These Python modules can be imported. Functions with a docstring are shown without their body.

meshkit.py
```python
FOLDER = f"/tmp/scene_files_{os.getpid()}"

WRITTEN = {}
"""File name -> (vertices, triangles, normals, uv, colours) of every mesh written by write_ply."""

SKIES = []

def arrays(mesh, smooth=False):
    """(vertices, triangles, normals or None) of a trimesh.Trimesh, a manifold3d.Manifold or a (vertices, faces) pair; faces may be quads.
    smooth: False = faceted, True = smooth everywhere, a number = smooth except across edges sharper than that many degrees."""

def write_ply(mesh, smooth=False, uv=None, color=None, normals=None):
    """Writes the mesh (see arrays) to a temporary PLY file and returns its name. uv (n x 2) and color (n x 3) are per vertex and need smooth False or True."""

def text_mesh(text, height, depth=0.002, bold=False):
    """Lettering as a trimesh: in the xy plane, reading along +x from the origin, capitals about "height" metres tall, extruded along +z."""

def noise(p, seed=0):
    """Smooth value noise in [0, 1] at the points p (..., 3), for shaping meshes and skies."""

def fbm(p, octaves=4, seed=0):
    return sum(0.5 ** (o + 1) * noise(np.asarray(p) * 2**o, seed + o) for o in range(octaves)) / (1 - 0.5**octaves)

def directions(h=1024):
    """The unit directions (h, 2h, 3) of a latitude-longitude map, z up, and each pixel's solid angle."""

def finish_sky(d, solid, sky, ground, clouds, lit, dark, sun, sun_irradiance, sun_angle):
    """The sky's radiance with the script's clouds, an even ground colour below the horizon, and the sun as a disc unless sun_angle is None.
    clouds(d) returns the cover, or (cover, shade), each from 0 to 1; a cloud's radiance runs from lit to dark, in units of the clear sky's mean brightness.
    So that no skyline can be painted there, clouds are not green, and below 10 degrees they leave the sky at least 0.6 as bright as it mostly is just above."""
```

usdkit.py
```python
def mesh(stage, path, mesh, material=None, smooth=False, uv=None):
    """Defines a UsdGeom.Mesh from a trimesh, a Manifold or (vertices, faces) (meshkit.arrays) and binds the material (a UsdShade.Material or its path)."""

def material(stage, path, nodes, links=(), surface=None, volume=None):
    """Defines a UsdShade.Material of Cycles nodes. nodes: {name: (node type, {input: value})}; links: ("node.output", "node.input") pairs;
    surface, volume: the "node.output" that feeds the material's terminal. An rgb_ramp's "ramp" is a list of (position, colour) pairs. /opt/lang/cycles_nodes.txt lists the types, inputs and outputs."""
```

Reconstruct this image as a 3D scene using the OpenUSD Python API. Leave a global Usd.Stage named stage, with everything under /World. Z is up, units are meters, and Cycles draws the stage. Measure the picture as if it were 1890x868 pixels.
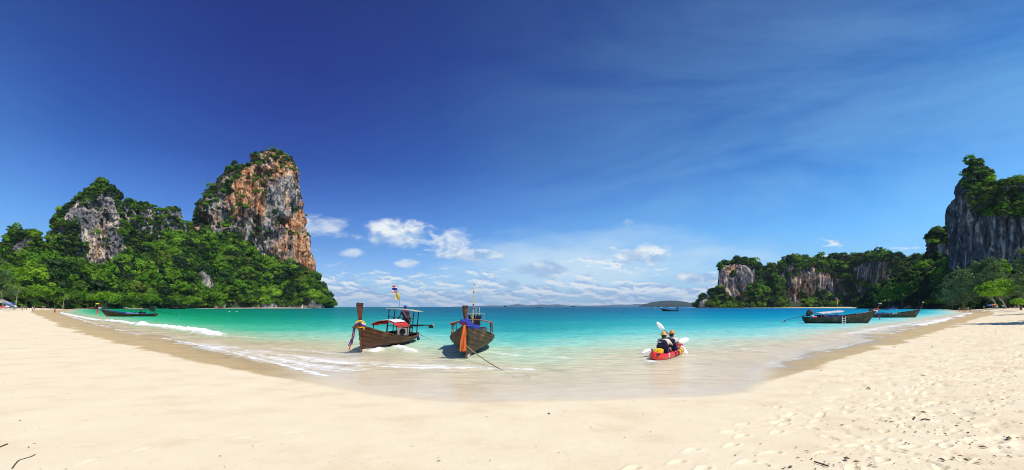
import math, random
import numpy as np, trimesh, manifold3d, shapely
from shapely import Polygon, LineString
from scipy.spatial import cKDTree
import usdkit, meshkit
from meshkit import fbm, noise
from pxr import Usd, UsdGeom, UsdLux, UsdShade, Gf, Sdf, Vt

# ------------------------------------------------------------------ camera, sky, sun, exposure
stage = Usd.Stage.CreateInMemory()
UsdGeom.Xform.Define(stage, '/World'); UsdGeom.Scope.Define(stage, '/World/Looks')
EYE, FPX, CX, HY = 2.05, 945.0, 945.0, 566.5        # eye height; the photograph's focal length and horizon, in its pixels
cam = UsdGeom.Camera.Define(stage, '/World/camera')
cam.CreateHorizontalApertureAttr(36.0); cam.CreateFocalLengthAttr(18.0)
cam.CreateVerticalApertureOffsetAttr(36.0 * 132.5 / 1890)
cam.CreateClippingRangeAttr(Gf.Vec2f(0.1, 200000)); cam.CreateExposureAttr(0.05)
cam.AddTranslateOp().Set((0, 0, EYE)); cam.AddRotateXOp().Set(90)
SUN_AZ, SUN_EL = math.atan2(0.76, -0.65), math.radians(55)

def lin(r, g, b):
    c = np.array([r, g, b]) / 255.0
    return tuple(np.where(c < .04045, c / 12.92, ((c + .055) / 1.055) ** 2.4))

def make_sky():
    N, L = {}, []
    def nd(name, kind, ins=None, **links):
        N[name] = (kind, ins or {})
        for k, v in links.items(): L.append((v, f'{name}.{k}'))
        return name
    def mth(name, op, a, b=None, c=None, clamp=False):
        ins = {'math_type': op, 'use_clamp': clamp}
        for key, v in (('value1', a), ('value2', b), ('value3', c)):
            if isinstance(v, str): L.append((v, f'{name}.{key}'))
            elif v is not None: ins[key] = float(v)
        N[name] = ('math', ins); return f'{name}.value'
    nd('tc', 'texture_coordinate'); nd('xyz', 'separate_xyz', vector='tc.generated')
    nd('atm', 'sky_texture', {'sky_type': 'single_scattering', 'sun_disc': False, 'sun_elevation': SUN_EL, 'sun_rotation': SUN_AZ, 'aerosol_density': 0.4, 'altitude': 0.0})
    az = mth('az', 'arctan2', 'xyz.x', 'xyz.y'); zc = mth('zc', 'maximum', 'xyz.z', 0.0); el = mth('el', 'arcsine', zc)
    # a polarised sky: deepest away from the sun (left), paler towards it
    nd('rl', 'rgb_ramp', {'ramp': SKY_LEFT}); nd('rr', 'rgb_ramp', {'ramp': SKY_RIGHT})
    e01 = mth('e01', 'multiply', el, 2 / math.pi)
    L.extend([(e01, 'rl.fac'), (e01, 'rr.fac')])
    a4 = mth('a4', 'add', az, .42)
    w = mth('w', 'divide', mth('w2', 'sqrt', mth('w1', 'multiply_add', a4, a4, .012)), 1.2, None, True)
    nd('tint', 'mix', {'mix_type': 'mix'}, fac=w, color1='rl.color', color2='rr.color')
    nd('blue', 'mix', {'mix_type': 'multiply', 'fac': 1.0}, color1='atm.color', color2='tint.color')
    # cloud coordinates: azimuth and elevation in radians
    nd('uv', 'combine_xyz', x=az, y=el)
    nd('cm', 'mapping', {'scale': (22, 40, 1)}, vector='uv.vector')
    nd('cn', 'noise_texture', {'scale': 1.0, 'detail': 7.0, 'roughness': .58, 'distortion': .25}, vector='cm.vector')
    nd('cm2', 'mapping', {'scale': (22, 40, 1), 'location': (-.18, -.35, 0)}, vector='uv.vector')
    nd('cn2', 'noise_texture', {'scale': 1.0, 'detail': 5.0, 'roughness': .58, 'distortion': .25}, vector='cm2.vector')
    cur = 'blue.color'
    # thin high veil, drawn out into streaks
    nd('vm', 'mapping', {'scale': (1.7, 5.5, 1), 'rotation': (0, 0, .45), 'location': (.7, .2, 0)}, vector='uv.vector')
    nd('vn', 'noise_texture', {'scale': 1.0, 'detail': 8.0, 'roughness': .62, 'distortion': .6}, vector='vm.vector')
    nd('vr', 'map_range', {'from_min': .34, 'from_max': .78, 'to_max': 1.0, 'clamp': True}, value='vn.fac')
    nd('vw', 'map_range', {'from_min': .25, 'from_max': .75, 'to_min': .03, 'to_max': .60, 'clamp': True}); L.append((w, 'vw.value'))
    nd('ve', 'rgb_ramp', {'ramp': [(0, (.9,) * 3), (.12, (1,) * 3), (.2, (.8,) * 3), (.28, (.45,) * 3), (.36, (.22,) * 3), (1, (.15,) * 3)]}); L.append((e01, 've.fac')); nd('veb', 'rgb_to_bw', color='ve.color')
    v = mth('vf', 'multiply', mth('vf0', 'multiply', 'vr.result', 'veb.val'), 'vw.result')
    nd('veil', 'mix', {'mix_type': 'mix', 'color2': VEIL}, fac=v, color1=cur); cur = 'veil.color'
    nd('pz', 'rgb_ramp', {'ramp': [(0, (.55,) * 3), (.02, (.42,) * 3), (.05, (.2,) * 3), (.1, (.06,) * 3), (.16, (0,) * 3), (1, (0,) * 3)]}); L.append((e01, 'pz.fac')); nd('pzb', 'rgb_to_bw', color='pz.color')
    nd('pale', 'mix', {'color2': (5.0, 7.7, 9.3)}, fac='pzb.val', color1=cur); cur = 'pale.color'
    # big soft white haze of cirrus low in the middle
    def blob(name, px, py, rx, ry):
        a0, e0 = math.atan((px - CX) / FPX), math.atan((HY - py) / FPX * math.cos(math.atan((px - CX) / FPX)))
        k = math.cos(a0)
        dx = mth(name + 'a', 'multiply', mth(name + 'b', 'subtract', az, a0), FPX / rx / k / k)
        dy = mth(name + 'y', 'multiply', mth(name + 'd', 'subtract', el, e0), FPX / ry / k)
        r2 = mth(name + 'e', 'multiply_add', dx, dx, mth(name + 'f', 'multiply', dy, dy))
        return mth(name + 'g', 'subtract', 1.0, mth(name + 'h', 'sqrt', r2)), dy
    q, _ = blob('ci', 1080, 490, 330, 80)
    nd('qm', 'mapping', {'scale': (5, 16, 1)}, vector='uv.vector'); nd('qn', 'noise_texture', {'scale': 1.0, 'detail': 6.0, 'roughness': .55}, vector='qm.vector')
    qq = mth('qq', 'multiply_add', 'qn.fac', 1.6, mth('qb', 'subtract', q, .75))
    nd('qr', 'map_range', {'range_type': 'smoothstep', 'from_min': 0.0, 'from_max': 1.0, 'to_max': .72}); L.append((qq, 'qr.value'))
    nd('cirrus', 'mix', {'color2': CLOUD_PALE}, fac='qr.result', color1=cur); cur = 'cirrus.color'
    # one layer of small cumulus low over the whole horizon
    nd('hm', 'mapping', {'scale': (17, 58, 1), 'location': (2.3, .4, 0)}, vector='uv.vector')
    nd('hn', 'noise_texture', {'scale': 1.0, 'detail': 8.0, 'roughness': .6, 'distortion': .3}, vector='hm.vector')
    nd('hm2', 'mapping', {'scale': (17, 58, 1), 'location': (2.25, .15, 0)}, vector='uv.vector')
    nd('hn2', 'noise_texture', {'scale': 1.0, 'detail': 6.0, 'roughness': .6, 'distortion': .3}, vector='hm2.vector')
    nd('hw', 'rgb_ramp', {'ramp': [(0, (.50,) * 3), (.012, (.54,) * 3), (.022, (.50,) * 3), (.03, (.43,) * 3), (.05, (.34,) * 3), (.075, (.22,) * 3), (.12, (0,) * 3), (1, (0,) * 3)]}); L.append((e01, 'hw.fac'))
    nd('hwb', 'rgb_to_bw', color='hw.color')
    nd('hm3', 'mapping', {'scale': (5, 22, 1), 'location': (.6, 1.4, 0)}, vector='uv.vector'); nd('hn3', 'noise_texture', {'scale': 1.0, 'detail': 4.0, 'roughness': .5}, vector='hm3.vector')
    big = mth('hb3', 'multiply_add', 'hn3.fac', .55, -.20)
    ha = mth('ha', 'add', 'hn.fac', mth('hs3', 'add', big, mth('hs', 'subtract', 'hwb.val', 1.0)))
    nd('hr', 'map_range', {'range_type': 'smoothstep', 'from_min': -.06, 'from_max': .12, 'to_max': .9}); L.append((ha, 'hr.value'))
    nd('hl', 'map_range', {'range_type': 'smoothstep', 'from_min': -.06, 'from_max': .05}); L.append((mth('hd', 'subtract', 'hn.fac', 'hn2.fac'), 'hl.value'))
    nd('hc', 'mix', {'color1': CLOUD_GREY, 'color2': CLOUD_WHITE}, fac='hl.result')
    nd('low', 'mix', {}, fac='hr.result', color1=cur, color2='hc.color'); cur = 'low.color'
    for i, (px, py, rx, ry, hard, dark, alpha) in enumerate(CLOUDS):
        b, dy = blob(f'k{i}', px, py, rx, ry)
        a = mth(f'k{i}s', 'multiply_add', mth(f'k{i}n', 'subtract', 'cn.fac', .5), 2.0, mth(f'k{i}q', 'multiply_add', b, 1.0, .13))
        nd(f'k{i}r', 'map_range', {'range_type': 'smoothstep', 'from_min': .0, 'from_max': hard * .72, 'to_max': min(1, alpha * 1.08)}); L.append((a, f'k{i}r.value'))
        sh = mth(f'k{i}t', 'multiply_add', dy, .45, mth(f'k{i}u', 'multiply_add', mth(f'k{i}v', 'subtract', 'cn.fac', 'cn2.fac'), 4.0, .55 - dark), True)
        nd(f'k{i}c', 'mix', {'color1': CLOUD_GREY, 'color2': CLOUD_WHITE}, fac=sh)
        nd(f'k{i}m', 'mix', {}, fac=f'k{i}r.result', color1=cur, color2=f'k{i}c.color'); cur = f'k{i}m.color'
    nd('bg', 'background_shader', {'strength': .10}, color=cur)
    return usdkit.material(stage, '/World/Looks/sky', N, L, surface='bg.background')

# tints over the physical sky (elevation / 90 degrees, colour): what the photograph's polarised blue makes of it
SKY_LEFT = [(0, (.70, .98, 1.7)), (.036, (.42, .68, 1.38)), (.071, (.17, .38, .98)), (.13, (.115, .24, .80)), (.17, (.098, .162, .65)), (.228, (.102, .124, .62)), (.33, (.105, .127, .58)), (1, (.105, .127, .56))]
SKY_RIGHT = [(0, (.60, 1.05, 1.75)), (.05, (.5, 1.1, 1.8)), (.083, (.38, 1.14, 1.9)), (.15, (.28, .88, 1.55)), (.22, (.23, .74, 1.32)), (.3, (.22, .55, 1.1)), (1, (.16, .3, .7))]
VEIL, CLOUD_PALE, CLOUD_WHITE, CLOUD_GREY = (3.5, 6.8, 9.3), (7.0, 8.6, 9.4), (8.8, 9.3, 9.5), (3.4, 5.2, 7.8)
CLOUDS = [(598, 420, 52, 22, 1.1, 0, .62), (736, 433, 74, 25, .9, 0, .9), (836, 446, 46, 22, 1.0, 0, .72), (858, 469, 80, 14, .9, .1, .8), (648, 468, 24, 9, 1.1, 0, .6),
          (750, 487, 24, 8, 1.0, 0, .6), (1186, 472, 58, 19, .8, .1, .85), (1002, 496, 56, 17, .9, .75, .75), (942, 524, 24, 8, .8, .8, .7), (1286, 514, 44, 13, .9, .6, .75),
          (1160, 412, 12, 9, 1.3, .2, .35), (890, 540, 20, 6, 1, .2, .5)]
dome = UsdLux.DomeLight.Define(stage, '/World/sky'); UsdShade.MaterialBindingAPI.Apply(dome.GetPrim()).Bind(make_sky())
dome.GetPrim().SetCustomDataByKey('kind', 'structure')
sun = UsdLux.DistantLight.Define(stage, '/World/sun'); sun.CreateIntensityAttr(1.18); sun.CreateAngleAttr(.5); sun.CreateColorAttr((1, .94, .84)); sun.CreateNormalizeAttr(True)
SUN_DIR = np.array([math.sin(SUN_AZ) * math.cos(SUN_EL), math.cos(SUN_AZ) * math.cos(SUN_EL), math.sin(SUN_EL)])
sun.AddTransformOp().Set(Gf.Matrix4d().SetRotate(Gf.Rotation(Gf.Vec3d(0, 0, 1), Gf.Vec3d(*SUN_DIR))))

# ------------------------------------------------------------------ helpers
def at(px, py, Y): return np.array([(px - CX) / FPX * Y, Y, EYE + (HY - py) / FPX * Y])      # the point seen at a pixel, Y metres in front
def on(px, py, z=0.0): return at(px, py, FPX * (EYE - z) / (py - HY))                          # the point of the level z seen at a pixel
USED = {}
def numbered(path):
    n = USED.get(path, 0); USED[path] = n + 1
    return path if n == 0 else f'{path}_{n:03d}'
def tag(p, label=None, cat=None, group=None, kind=None):
    p = p.GetPrim() if hasattr(p, 'GetPrim') else p
    for k, v in (('label', label), ('category', cat), ('group', group), ('kind', kind)):
        if v: p.SetCustomDataByKey(k, v)
    return p
def obj(name, mesh, mat, parent=None, smooth=False):
    path = numbered((str(parent.GetPath()) if parent else '/World') + '/' + name)
    return usdkit.mesh(stage, path, mesh, mat, smooth).GetPrim()
def thing(name, label, cat, loc=(0, 0, 0), rot=0.0, group=None, tilt=(0, 0), scale=None):
    x = UsdGeom.Xform.Define(stage, numbered('/World/' + name))
    x.AddTranslateOp().Set(tuple(map(float, loc))); x.AddRotateZOp().Set(float(rot))
    if tilt[0]: x.AddRotateYOp().Set(float(tilt[0]))
    if tilt[1]: x.AddRotateXOp().Set(float(tilt[1]))
    if scale: x.AddScaleOp().Set((scale,) * 3)
    return tag(x, label, cat, group)
def copy_of(proto, name, label, cat, loc, rot, scale=1.0, group=None):
    x = UsdGeom.Xform.Define(stage, numbered('/World/' + name))
    x.AddTranslateOp().Set(tuple(map(float, loc))); x.AddRotateZOp().Set(float(rot)); x.AddScaleOp().Set((float(scale),) * 3 if np.ndim(scale) == 0 else tuple(map(float, scale)))
    x.GetPrim().GetReferences().AddInternalReference(proto); x.GetPrim().SetInstanceable(True)
    return tag(x, label, cat, group)
def primvar(prim, name, vals, colour=False):
    pv = UsdGeom.PrimvarsAPI(prim).CreatePrimvar(name, Sdf.ValueTypeNames.Color3fArray if colour else Sdf.ValueTypeNames.FloatArray, 'vertex')
    pv.Set(Vt.Vec3fArray.FromNumpy(np.asarray(vals, np.float32)) if colour else Vt.FloatArray.FromNumpy(np.asarray(vals, np.float32)))
def smooth01(x, a, b):
    t = np.clip((x - a) / (b - a), 0, 1); return t * t * (3 - 2 * t)
MATS = {}
def pm(name, col, rough=.6, var=.25, scale=6.0, stretch=(1, 1, 1), bump=0.0, metallic=0.0, spec=.4, col2=None, dist=.02):
    """principled material whose colour wanders between two tones with noise"""
    if name in MATS: return MATS[name]
    c = np.array(col, float); c2 = np.array(col2, float) if col2 is not None else c * (1 - var)
    n = {'t': ('texture_coordinate', {}), 'm': ('mapping', {'scale': stretch}), 'n': ('noise_texture', {'scale': scale, 'detail': 6.0, 'roughness': .6}),
         'r': ('rgb_ramp', {'ramp': [(.3, tuple(c2)), (.7, tuple(c if col2 is not None else np.minimum(c * (1 + var * .5), .95)))]}),
         'p': ('principled_bsdf', {'roughness': rough, 'metallic': metallic, 'specular_ior_level': spec})}
    l = [('t.object', 'm.vector'), ('m.vector', 'n.vector'), ('n.fac', 'r.fac'), ('r.color', 'p.base_color')]
    if bump:
        n['b'] = ('bump', {'strength': bump, 'distance': dist}); l += [('n.fac', 'b.height'), ('b.normal', 'p.normal')]
    MATS[name] = usdkit.material(stage, f'/World/Looks/{name}', n, l, surface='p.BSDF'); return MATS[name]

# ------------------------------------------------------------------ the bay: waterline and wet sand, as plan curves
def spline(p, n=12):
    p = np.asarray(p, float); q = np.vstack([2 * p[0] - p[1], p, 2 * p[-1] - p[-2]]); out = []
    for i in range(1, len(q) - 2):
        t = np.linspace(0, 1, n, endpoint=False)[:, None]; a, b, c, d = q[i - 1:i + 3]
        out.append(.5 * (2 * b + (c - a) * t + (2 * a - 5 * b + 4 * c - d) * t * t + (3 * b - a - 3 * c + d) * t ** 3))
    return np.vstack(out + [q[-2:-1]])
def at2(px, Y): return [(px - CX) / FPX * Y, Y]
WATER_PX = [(112, 579.5), (150, 591), (200, 605), (300, 625), (380, 641), (430, 653), (500, 670), (545, 681), (600, 695), (640, 708), (700, 720), (760, 728), (860, 734), (945, 733), (1000, 732), (1100, 731), (1165, 728), (1240, 725), (1310, 721),
            (1360, 717), (1392, 704), (1414, 687), (1440, 669), (1504, 649), (1582, 630), (1639, 612), (1724, 594), (1758, 586), (1788, 579)]
LEFT_SHORE = [at2(596, 980), at2(594, 860), at2(588, 800), at2(520, 770), at2(430, 720), at2(350, 670), at2(280, 620), at2(200, 540), at2(140, 455), at2(126, 330), at2(114, 220)]
RIGHT_SHORE = [at2(1778, 200), at2(1770, 250), at2(1763, 320), at2(1750, 385), at2(1727, 440), at2(1690, 470), at2(1655, 520), at2(1640, 640), at2(1600, 880), at2(1480, 980), at2(1300, 1000), at2(1290, 1150)]
water_line = spline(LEFT_SHORE + [on(x, y, .0)[:2] for x, y in WATER_PX] + RIGHT_SHORE)
water_area = Polygon(np.vstack([water_line, [[2000, 1150], [60000, 20000], [60000, 60000], [-60000, 60000], [-60000, 980]]]))
DRY_PX = [(58, 576.5), (110, 599), (180, 622), (250, 640), (350, 662), (450, 682), (540, 698), (590, 708), (660, 720), (760, 732), (860, 738), (1000, 735), (1200, 730), (1365, 720), (1420, 700), (1479, 683), (1546, 661), (1624, 641),
          (1703, 619), (1752, 605), (1781, 595), (1805, 588), (1836, 580)]
dry_line = spline([at2(596, 980), at2(587, 799), at2(430, 718), at2(278, 618), at2(136, 455), at2(112, 330), at2(72, 250)] + [on(x, y, .1)[:2] for x, y in DRY_PX] + [at2(1822, 195), at2(1797, 240), at2(1780, 320), at2(1760, 390), at2(1728, 446), at2(1690, 474)])
wet_area = Polygon(np.vstack([dry_line, [[800, 474], [60000, 60000], [-60000, 60000], [-60000, 980]]]))
def signed(area, line, xy):
    d = cKDTree(np.vstack([np.linspace(a, b, max(2, int(np.hypot(*(b - a)) / (.25 if a[1] < 60 else 3)))) for a, b in zip(line[:-1], line[1:])])).query(xy, workers=-1)[0]
    return np.where(shapely.contains_xy(area.buffer(0), xy[:, 0], xy[:, 1]), -d, d)       # negative over the water
def lobes(xy, k):
    r = np.hypot(*xy.T); p = np.column_stack([xy, np.full(len(xy), k)])
    return (np.abs(2 * noise(p * [.38, .38, 1], 61) - 1) - .38 + .35 * (np.abs(2 * noise(p * [1.3, 1.3, 1], 62) - 1) - .4)) * np.clip(r / 26, .35, 2.2)
def shore_distance(xy): return signed(water_area, water_line, xy) + lobes(xy, 0.)
def wet_distance(xy): return signed(wet_area, dry_line, xy) + .7 * lobes(xy, 5.)
def sand_height(d): return np.interp(d, [-2000, -400, -150, -60, -25, -8, 0, 5, 12, 25, 60, 150, 400], [-14, -8, -4, -2.2, -.95, -.28, 0, .16, .42, .9, 1.9, 2.8, 4])
def beach_height(xy):
    d = shore_distance(xy); return sand_height(d) + .75 * smooth01(np.abs(xy[:, 0]), 55, 140) * smooth01(d, 2, 16)
def ground_z(x, y): return float(beach_height(np.array([[x, y]]))[0])
def fan(rows, az):
    """grid of points round the camera: rows of distance, columns of direction"""
    A, R = np.meshgrid(az, rows); v = np.stack([np.sin(A) * R, np.cos(A) * R], -1)
    n, m = A.shape; i, j = np.meshgrid(np.arange(n - 1), np.arange(m - 1), indexing='ij'); k = i * m + j
    return v.reshape(-1, 2), np.stack([k, k + 1, k + m + 1, k + m], -1).reshape(-1, 4)

def make_beach():
    rows = np.concatenate([[.6, 2, 3.2, 4.2], FPX * 1.65 / np.arange(345, 90, -1.0), FPX * 1.65 / np.arange(90, 3.5, -.5), [480, 560, 700, 900, 1200, 1800]])
    az = np.concatenate([np.radians(np.linspace(-180, -54, 40)), np.arctan(np.linspace(-1.35, 1.35, 900)), np.radians(np.linspace(54, 180, 40))])
    xy, f = fan(rows, az)
    d = shore_distance(xy); w = wet_distance(xy); z = beach_height(xy)
    r = np.hypot(*xy.T); p3 = np.column_stack([xy, np.zeros(len(xy))])
    dryness = smooth01(w, .0, 1.5); near = 1 - smooth01(r, 60, 140)
    z += .05 * (fbm(p3 / 4.0, 3, 5) - .5) * smooth01(np.abs(d), .5, 6)
    # trodden sand: hollows of feet, thicker towards the right-hand side
    tread = smooth01(xy[:, 0] - .35 * xy[:, 1] + 3.0 * (fbm(p3 / 6, 3, 9) - .5), .5, 4.5) * .9 + .12
    h = fbm(p3 * 3.2, 3, 2); z -= .034 * smooth01(h, .56, .72) * tread * dryness * near
    z += .022 * (fbm(p3 * 1.5, 4, 3) - .5) * tread * dryness * near
    prints = []
    for pts in [[(60, 868), (300, 790), (560, 770)], [(1890, 860), (1500, 760), (1440, 715)], [(1100, 868), (1300, 800), (1700, 690), (1890, 650)], [(1250, 868), (1420, 810), (1890, 780)], [(1560, 868), (1640, 790), (1700, 700), (1760, 640)], [(1890, 720), (1600, 720), (1300, 770)], [(1750, 868), (1790, 770), (1850, 690), (1880, 640)]]:
        pl = spline([on(x, y, .4)[:2] for x, y in pts], 40); L_ = np.concatenate([[0], np.cumsum(np.hypot(*np.diff(pl, axis=0).T))])
        for k, l in enumerate(np.arange(.2, L_[-1], .66)):
            q = np.array([np.interp(l, L_, pl[:, 0]), np.interp(l, L_, pl[:, 1])]); q2 = np.array([np.interp(l + .1, L_, pl[:, 0]), np.interp(l + .1, L_, pl[:, 1])]); t_ = (q2 - q) / (np.hypot(*(q2 - q)) + 1e-9); j = np.sin(k * 12.9898) * .06
            prints.append((*(q + np.array([-t_[1], t_[0]]) * ((.10 if k % 2 else -.10) + j)), *t_))
    P_ = np.array(prints); dd, ii = cKDTree(P_[:, :2]).query(xy, distance_upper_bound=.45, workers=-1); hit = np.where(np.isfinite(dd))[0]; pr = P_[ii[hit]]; rel = xy[hit] - pr[:, :2]
    al, ac = (rel * pr[:, 2:]).sum(1), rel[:, 1] * pr[:, 2] - rel[:, 0] * pr[:, 3]; e_ = np.sqrt((al / .15) ** 2 + (ac / (.058 + .018 * np.sign(al) * smooth01(np.abs(al), 0, .1))) ** 2) + .25 * (fbm(p3[hit] * 9, 2, 71) - .5)
    z[hit] += (.45 + .55 * smooth01(xy[hit, 0], -1, 4)) * (-.030 * (1 - smooth01(e_, .55, 1.1)) + .010 * np.exp(-((e_ - 1.35) / .28) ** 2)) * dryness[hit]
    m = obj('beach', (np.column_stack([xy, z]), f), beach_mat(), smooth=True); tag(m, kind='structure')
    wet = smooth01(-w + .25 * (fbm(p3 * .9, 4, 12) - .5) * np.clip(r / 14, 1, 6), -.12, .22)
    t = xy[:, 0] / np.maximum(xy[:, 1], 1); side = np.maximum(smooth01(-t, .35, .50), smooth01(t, .47, .54)); wet = wet * (.12 + .88 * np.where(xy[:, 1] > 0, side, 1))
    film = np.exp(-np.clip(d, 0, 9) / np.where(np.abs(xy[:, 0]) < 7, 3.0, 1.4)) * smooth01(-w, -.2, .3)
    primvar(m, 'wet', wet); primvar(m, 'under', smooth01(-d, -.25, .15)); primvar(m, 'film', film); primvar(m, 'tread', tread * dryness)
def beach_mat():
    N = {'g': ('geometry', {}), 'n1': ('noise_texture', {'scale': .8, 'detail': 8.0, 'roughness': .62}), 'n2': ('noise_texture', {'scale': 26.0, 'detail': 5.0, 'roughness': .65}), 'n3': ('noise_texture', {'scale': 70.0, 'detail': 4.0, 'roughness': .75}),
         'aw': ('attribute', {'attribute': 'wet'}), 'au': ('attribute', {'attribute': 'under'}), 'bed': ('mix', {'color2': (.88, .76, .555)}), 'af': ('attribute', {'attribute': 'film'}), 'at': ('attribute', {'attribute': 'tread'}),
         'dry': ('rgb_ramp', {'ramp': [(.36, (.735, .605, .41)), (.48, (.78, .665, .465)), (.65, (.805, .695, .495))]}),
         'grit': ('rgb_ramp', {'ramp': [(.30, (.50, .40, .30)), (.42, (1, 1, 1)), (1, (1, 1, 1))]}), 'gm': ('mix', {'mix_type': 'multiply'}),
         'damp': ('rgb_ramp', {'ramp': [(.35, (.47, .345, .165)), (.65, (.55, .415, .21))]}), 'wm': ('mix', {}), 'gr': ('map_range', {'from_min': .35, 'from_max': .65, 'to_min': .90, 'to_max': 1.05}), 'gv': ('combine_color', {}), 'gmm': ('mix', {'mix_type': 'multiply', 'fac': 1.0}),
         'rr': ('map_range', {'from_min': 0., 'from_max': 1., 'to_min': .9, 'to_max': .22}), 'sp': ('map_range', {'to_min': .05, 'to_max': .34}),
         'p': ('principled_bsdf', {}), 'h': ('math', {'math_type': 'multiply_add', 'value2': .35}), 'b': ('bump', {'distance': .02}), 'bs': ('map_range', {'to_min': .35, 'to_max': .05})}
    L = [('g.position', 'n1.vector'), ('g.position', 'n2.vector'), ('g.position', 'n3.vector'), ('n1.fac', 'dry.fac'), ('n1.fac', 'damp.fac'), ('n2.fac', 'grit.fac'),
         ('at.fac', 'gm.fac'), ('dry.color', 'gm.color1'), ('grit.color', 'gm.color2'), ('aw.fac', 'wm.fac'), ('gm.color', 'wm.color1'), ('damp.color', 'bed.color1'), ('au.fac', 'bed.fac'), ('bed.color', 'wm.color2'), ('n3.fac', 'gr.value'), ('gr.result', 'gv.r'), ('gr.result', 'gv.g'), ('gr.result', 'gv.b'), ('wm.color', 'gmm.color1'), ('gv.color', 'gmm.color2'), ('gmm.color', 'p.base_color'),
         ('af.fac', 'rr.value'), ('rr.result', 'p.roughness'), ('aw.fac', 'sp.value'), ('sp.result', 'p.specular_ior_level'),
         ('n3.fac', 'h.value1'), ('n2.fac', 'h.value3'), ('h.value', 'b.height'), ('aw.fac', 'bs.value'), ('bs.result', 'b.strength'), ('b.normal', 'p.normal')]
    return usdkit.material(stage, '/World/Looks/sand', N, L, surface='p.BSDF')

# foam: (pixels along the crest, half width in metres, strength, height in metres)
FOAM = [([(112, 579), (200, 604.5), (300, 624.5), (380, 640.5), (430, 652.5), (500, 669.5), (545, 680.5), (600, 694.5)], .13, 1.0, .02),
        ([(100, 574.5), (135, 583), (175, 591), (200, 592.5), (230, 596), (262, 601)], .55, 1.2, .2), ([(262, 601), (300, 604), (330, 608), (372, 613), (400, 621)], .7, 1.3, .26), ([(395, 619), (430, 622), (470, 624)], .35, .55, .05),
        ([(440, 648), (520, 656), (610, 669), (660, 675), (720, 678), (780, 680), (860, 681), (930, 681), (975, 682)], .22, .85, .03), ([(620, 671), (700, 672), (800, 676), (900, 680)], .55, .62, .02),
        ([(330, 634), (420, 644), (520, 655), (600, 668)], 1.0, .62, .02), ([(380, 643), (470, 655), (560, 674), (640, 682)], .7, .66, .015),
        ([(690, 650), (700, 644), (720, 641), (745, 644), (760, 650)], .32, 1.0, .14),
        ([(945, 738), (1000, 737.5), (1070, 738), (1130, 737)], .03, .9, .01), ([(945, 728), (1000, 726), (1060, 719)], .025, .6, .01),
        ([(1440, 690), (1500, 672), (1560, 652), (1600, 637)], .07, .75, .01), ([(1420, 672), (1500, 657), (1560, 640), (1640, 618), (1700, 600)], .18, .6, .02),
        ([(1560, 618), (1640, 604), (1700, 594), (1740, 589)], .8, .62, .03), ([(1700, 601), (1745, 591), (1780, 582), (1798, 577)], 1.1, 1.1, .05), ([(1192, 662), (1202, 668), (1214, 670)], .22, .62, .03),
        ([(1060, 662), (1150, 663), (1190, 664)], .3, .4, .02), ([(1260, 658), (1330, 650), (1420, 640)], .3, .38, .02), ([(480, 640), (560, 648), (640, 655)], .5, .6, .02), ([(900, 650), (960, 656), (1040, 660)], .35, .55, .03)]
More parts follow.
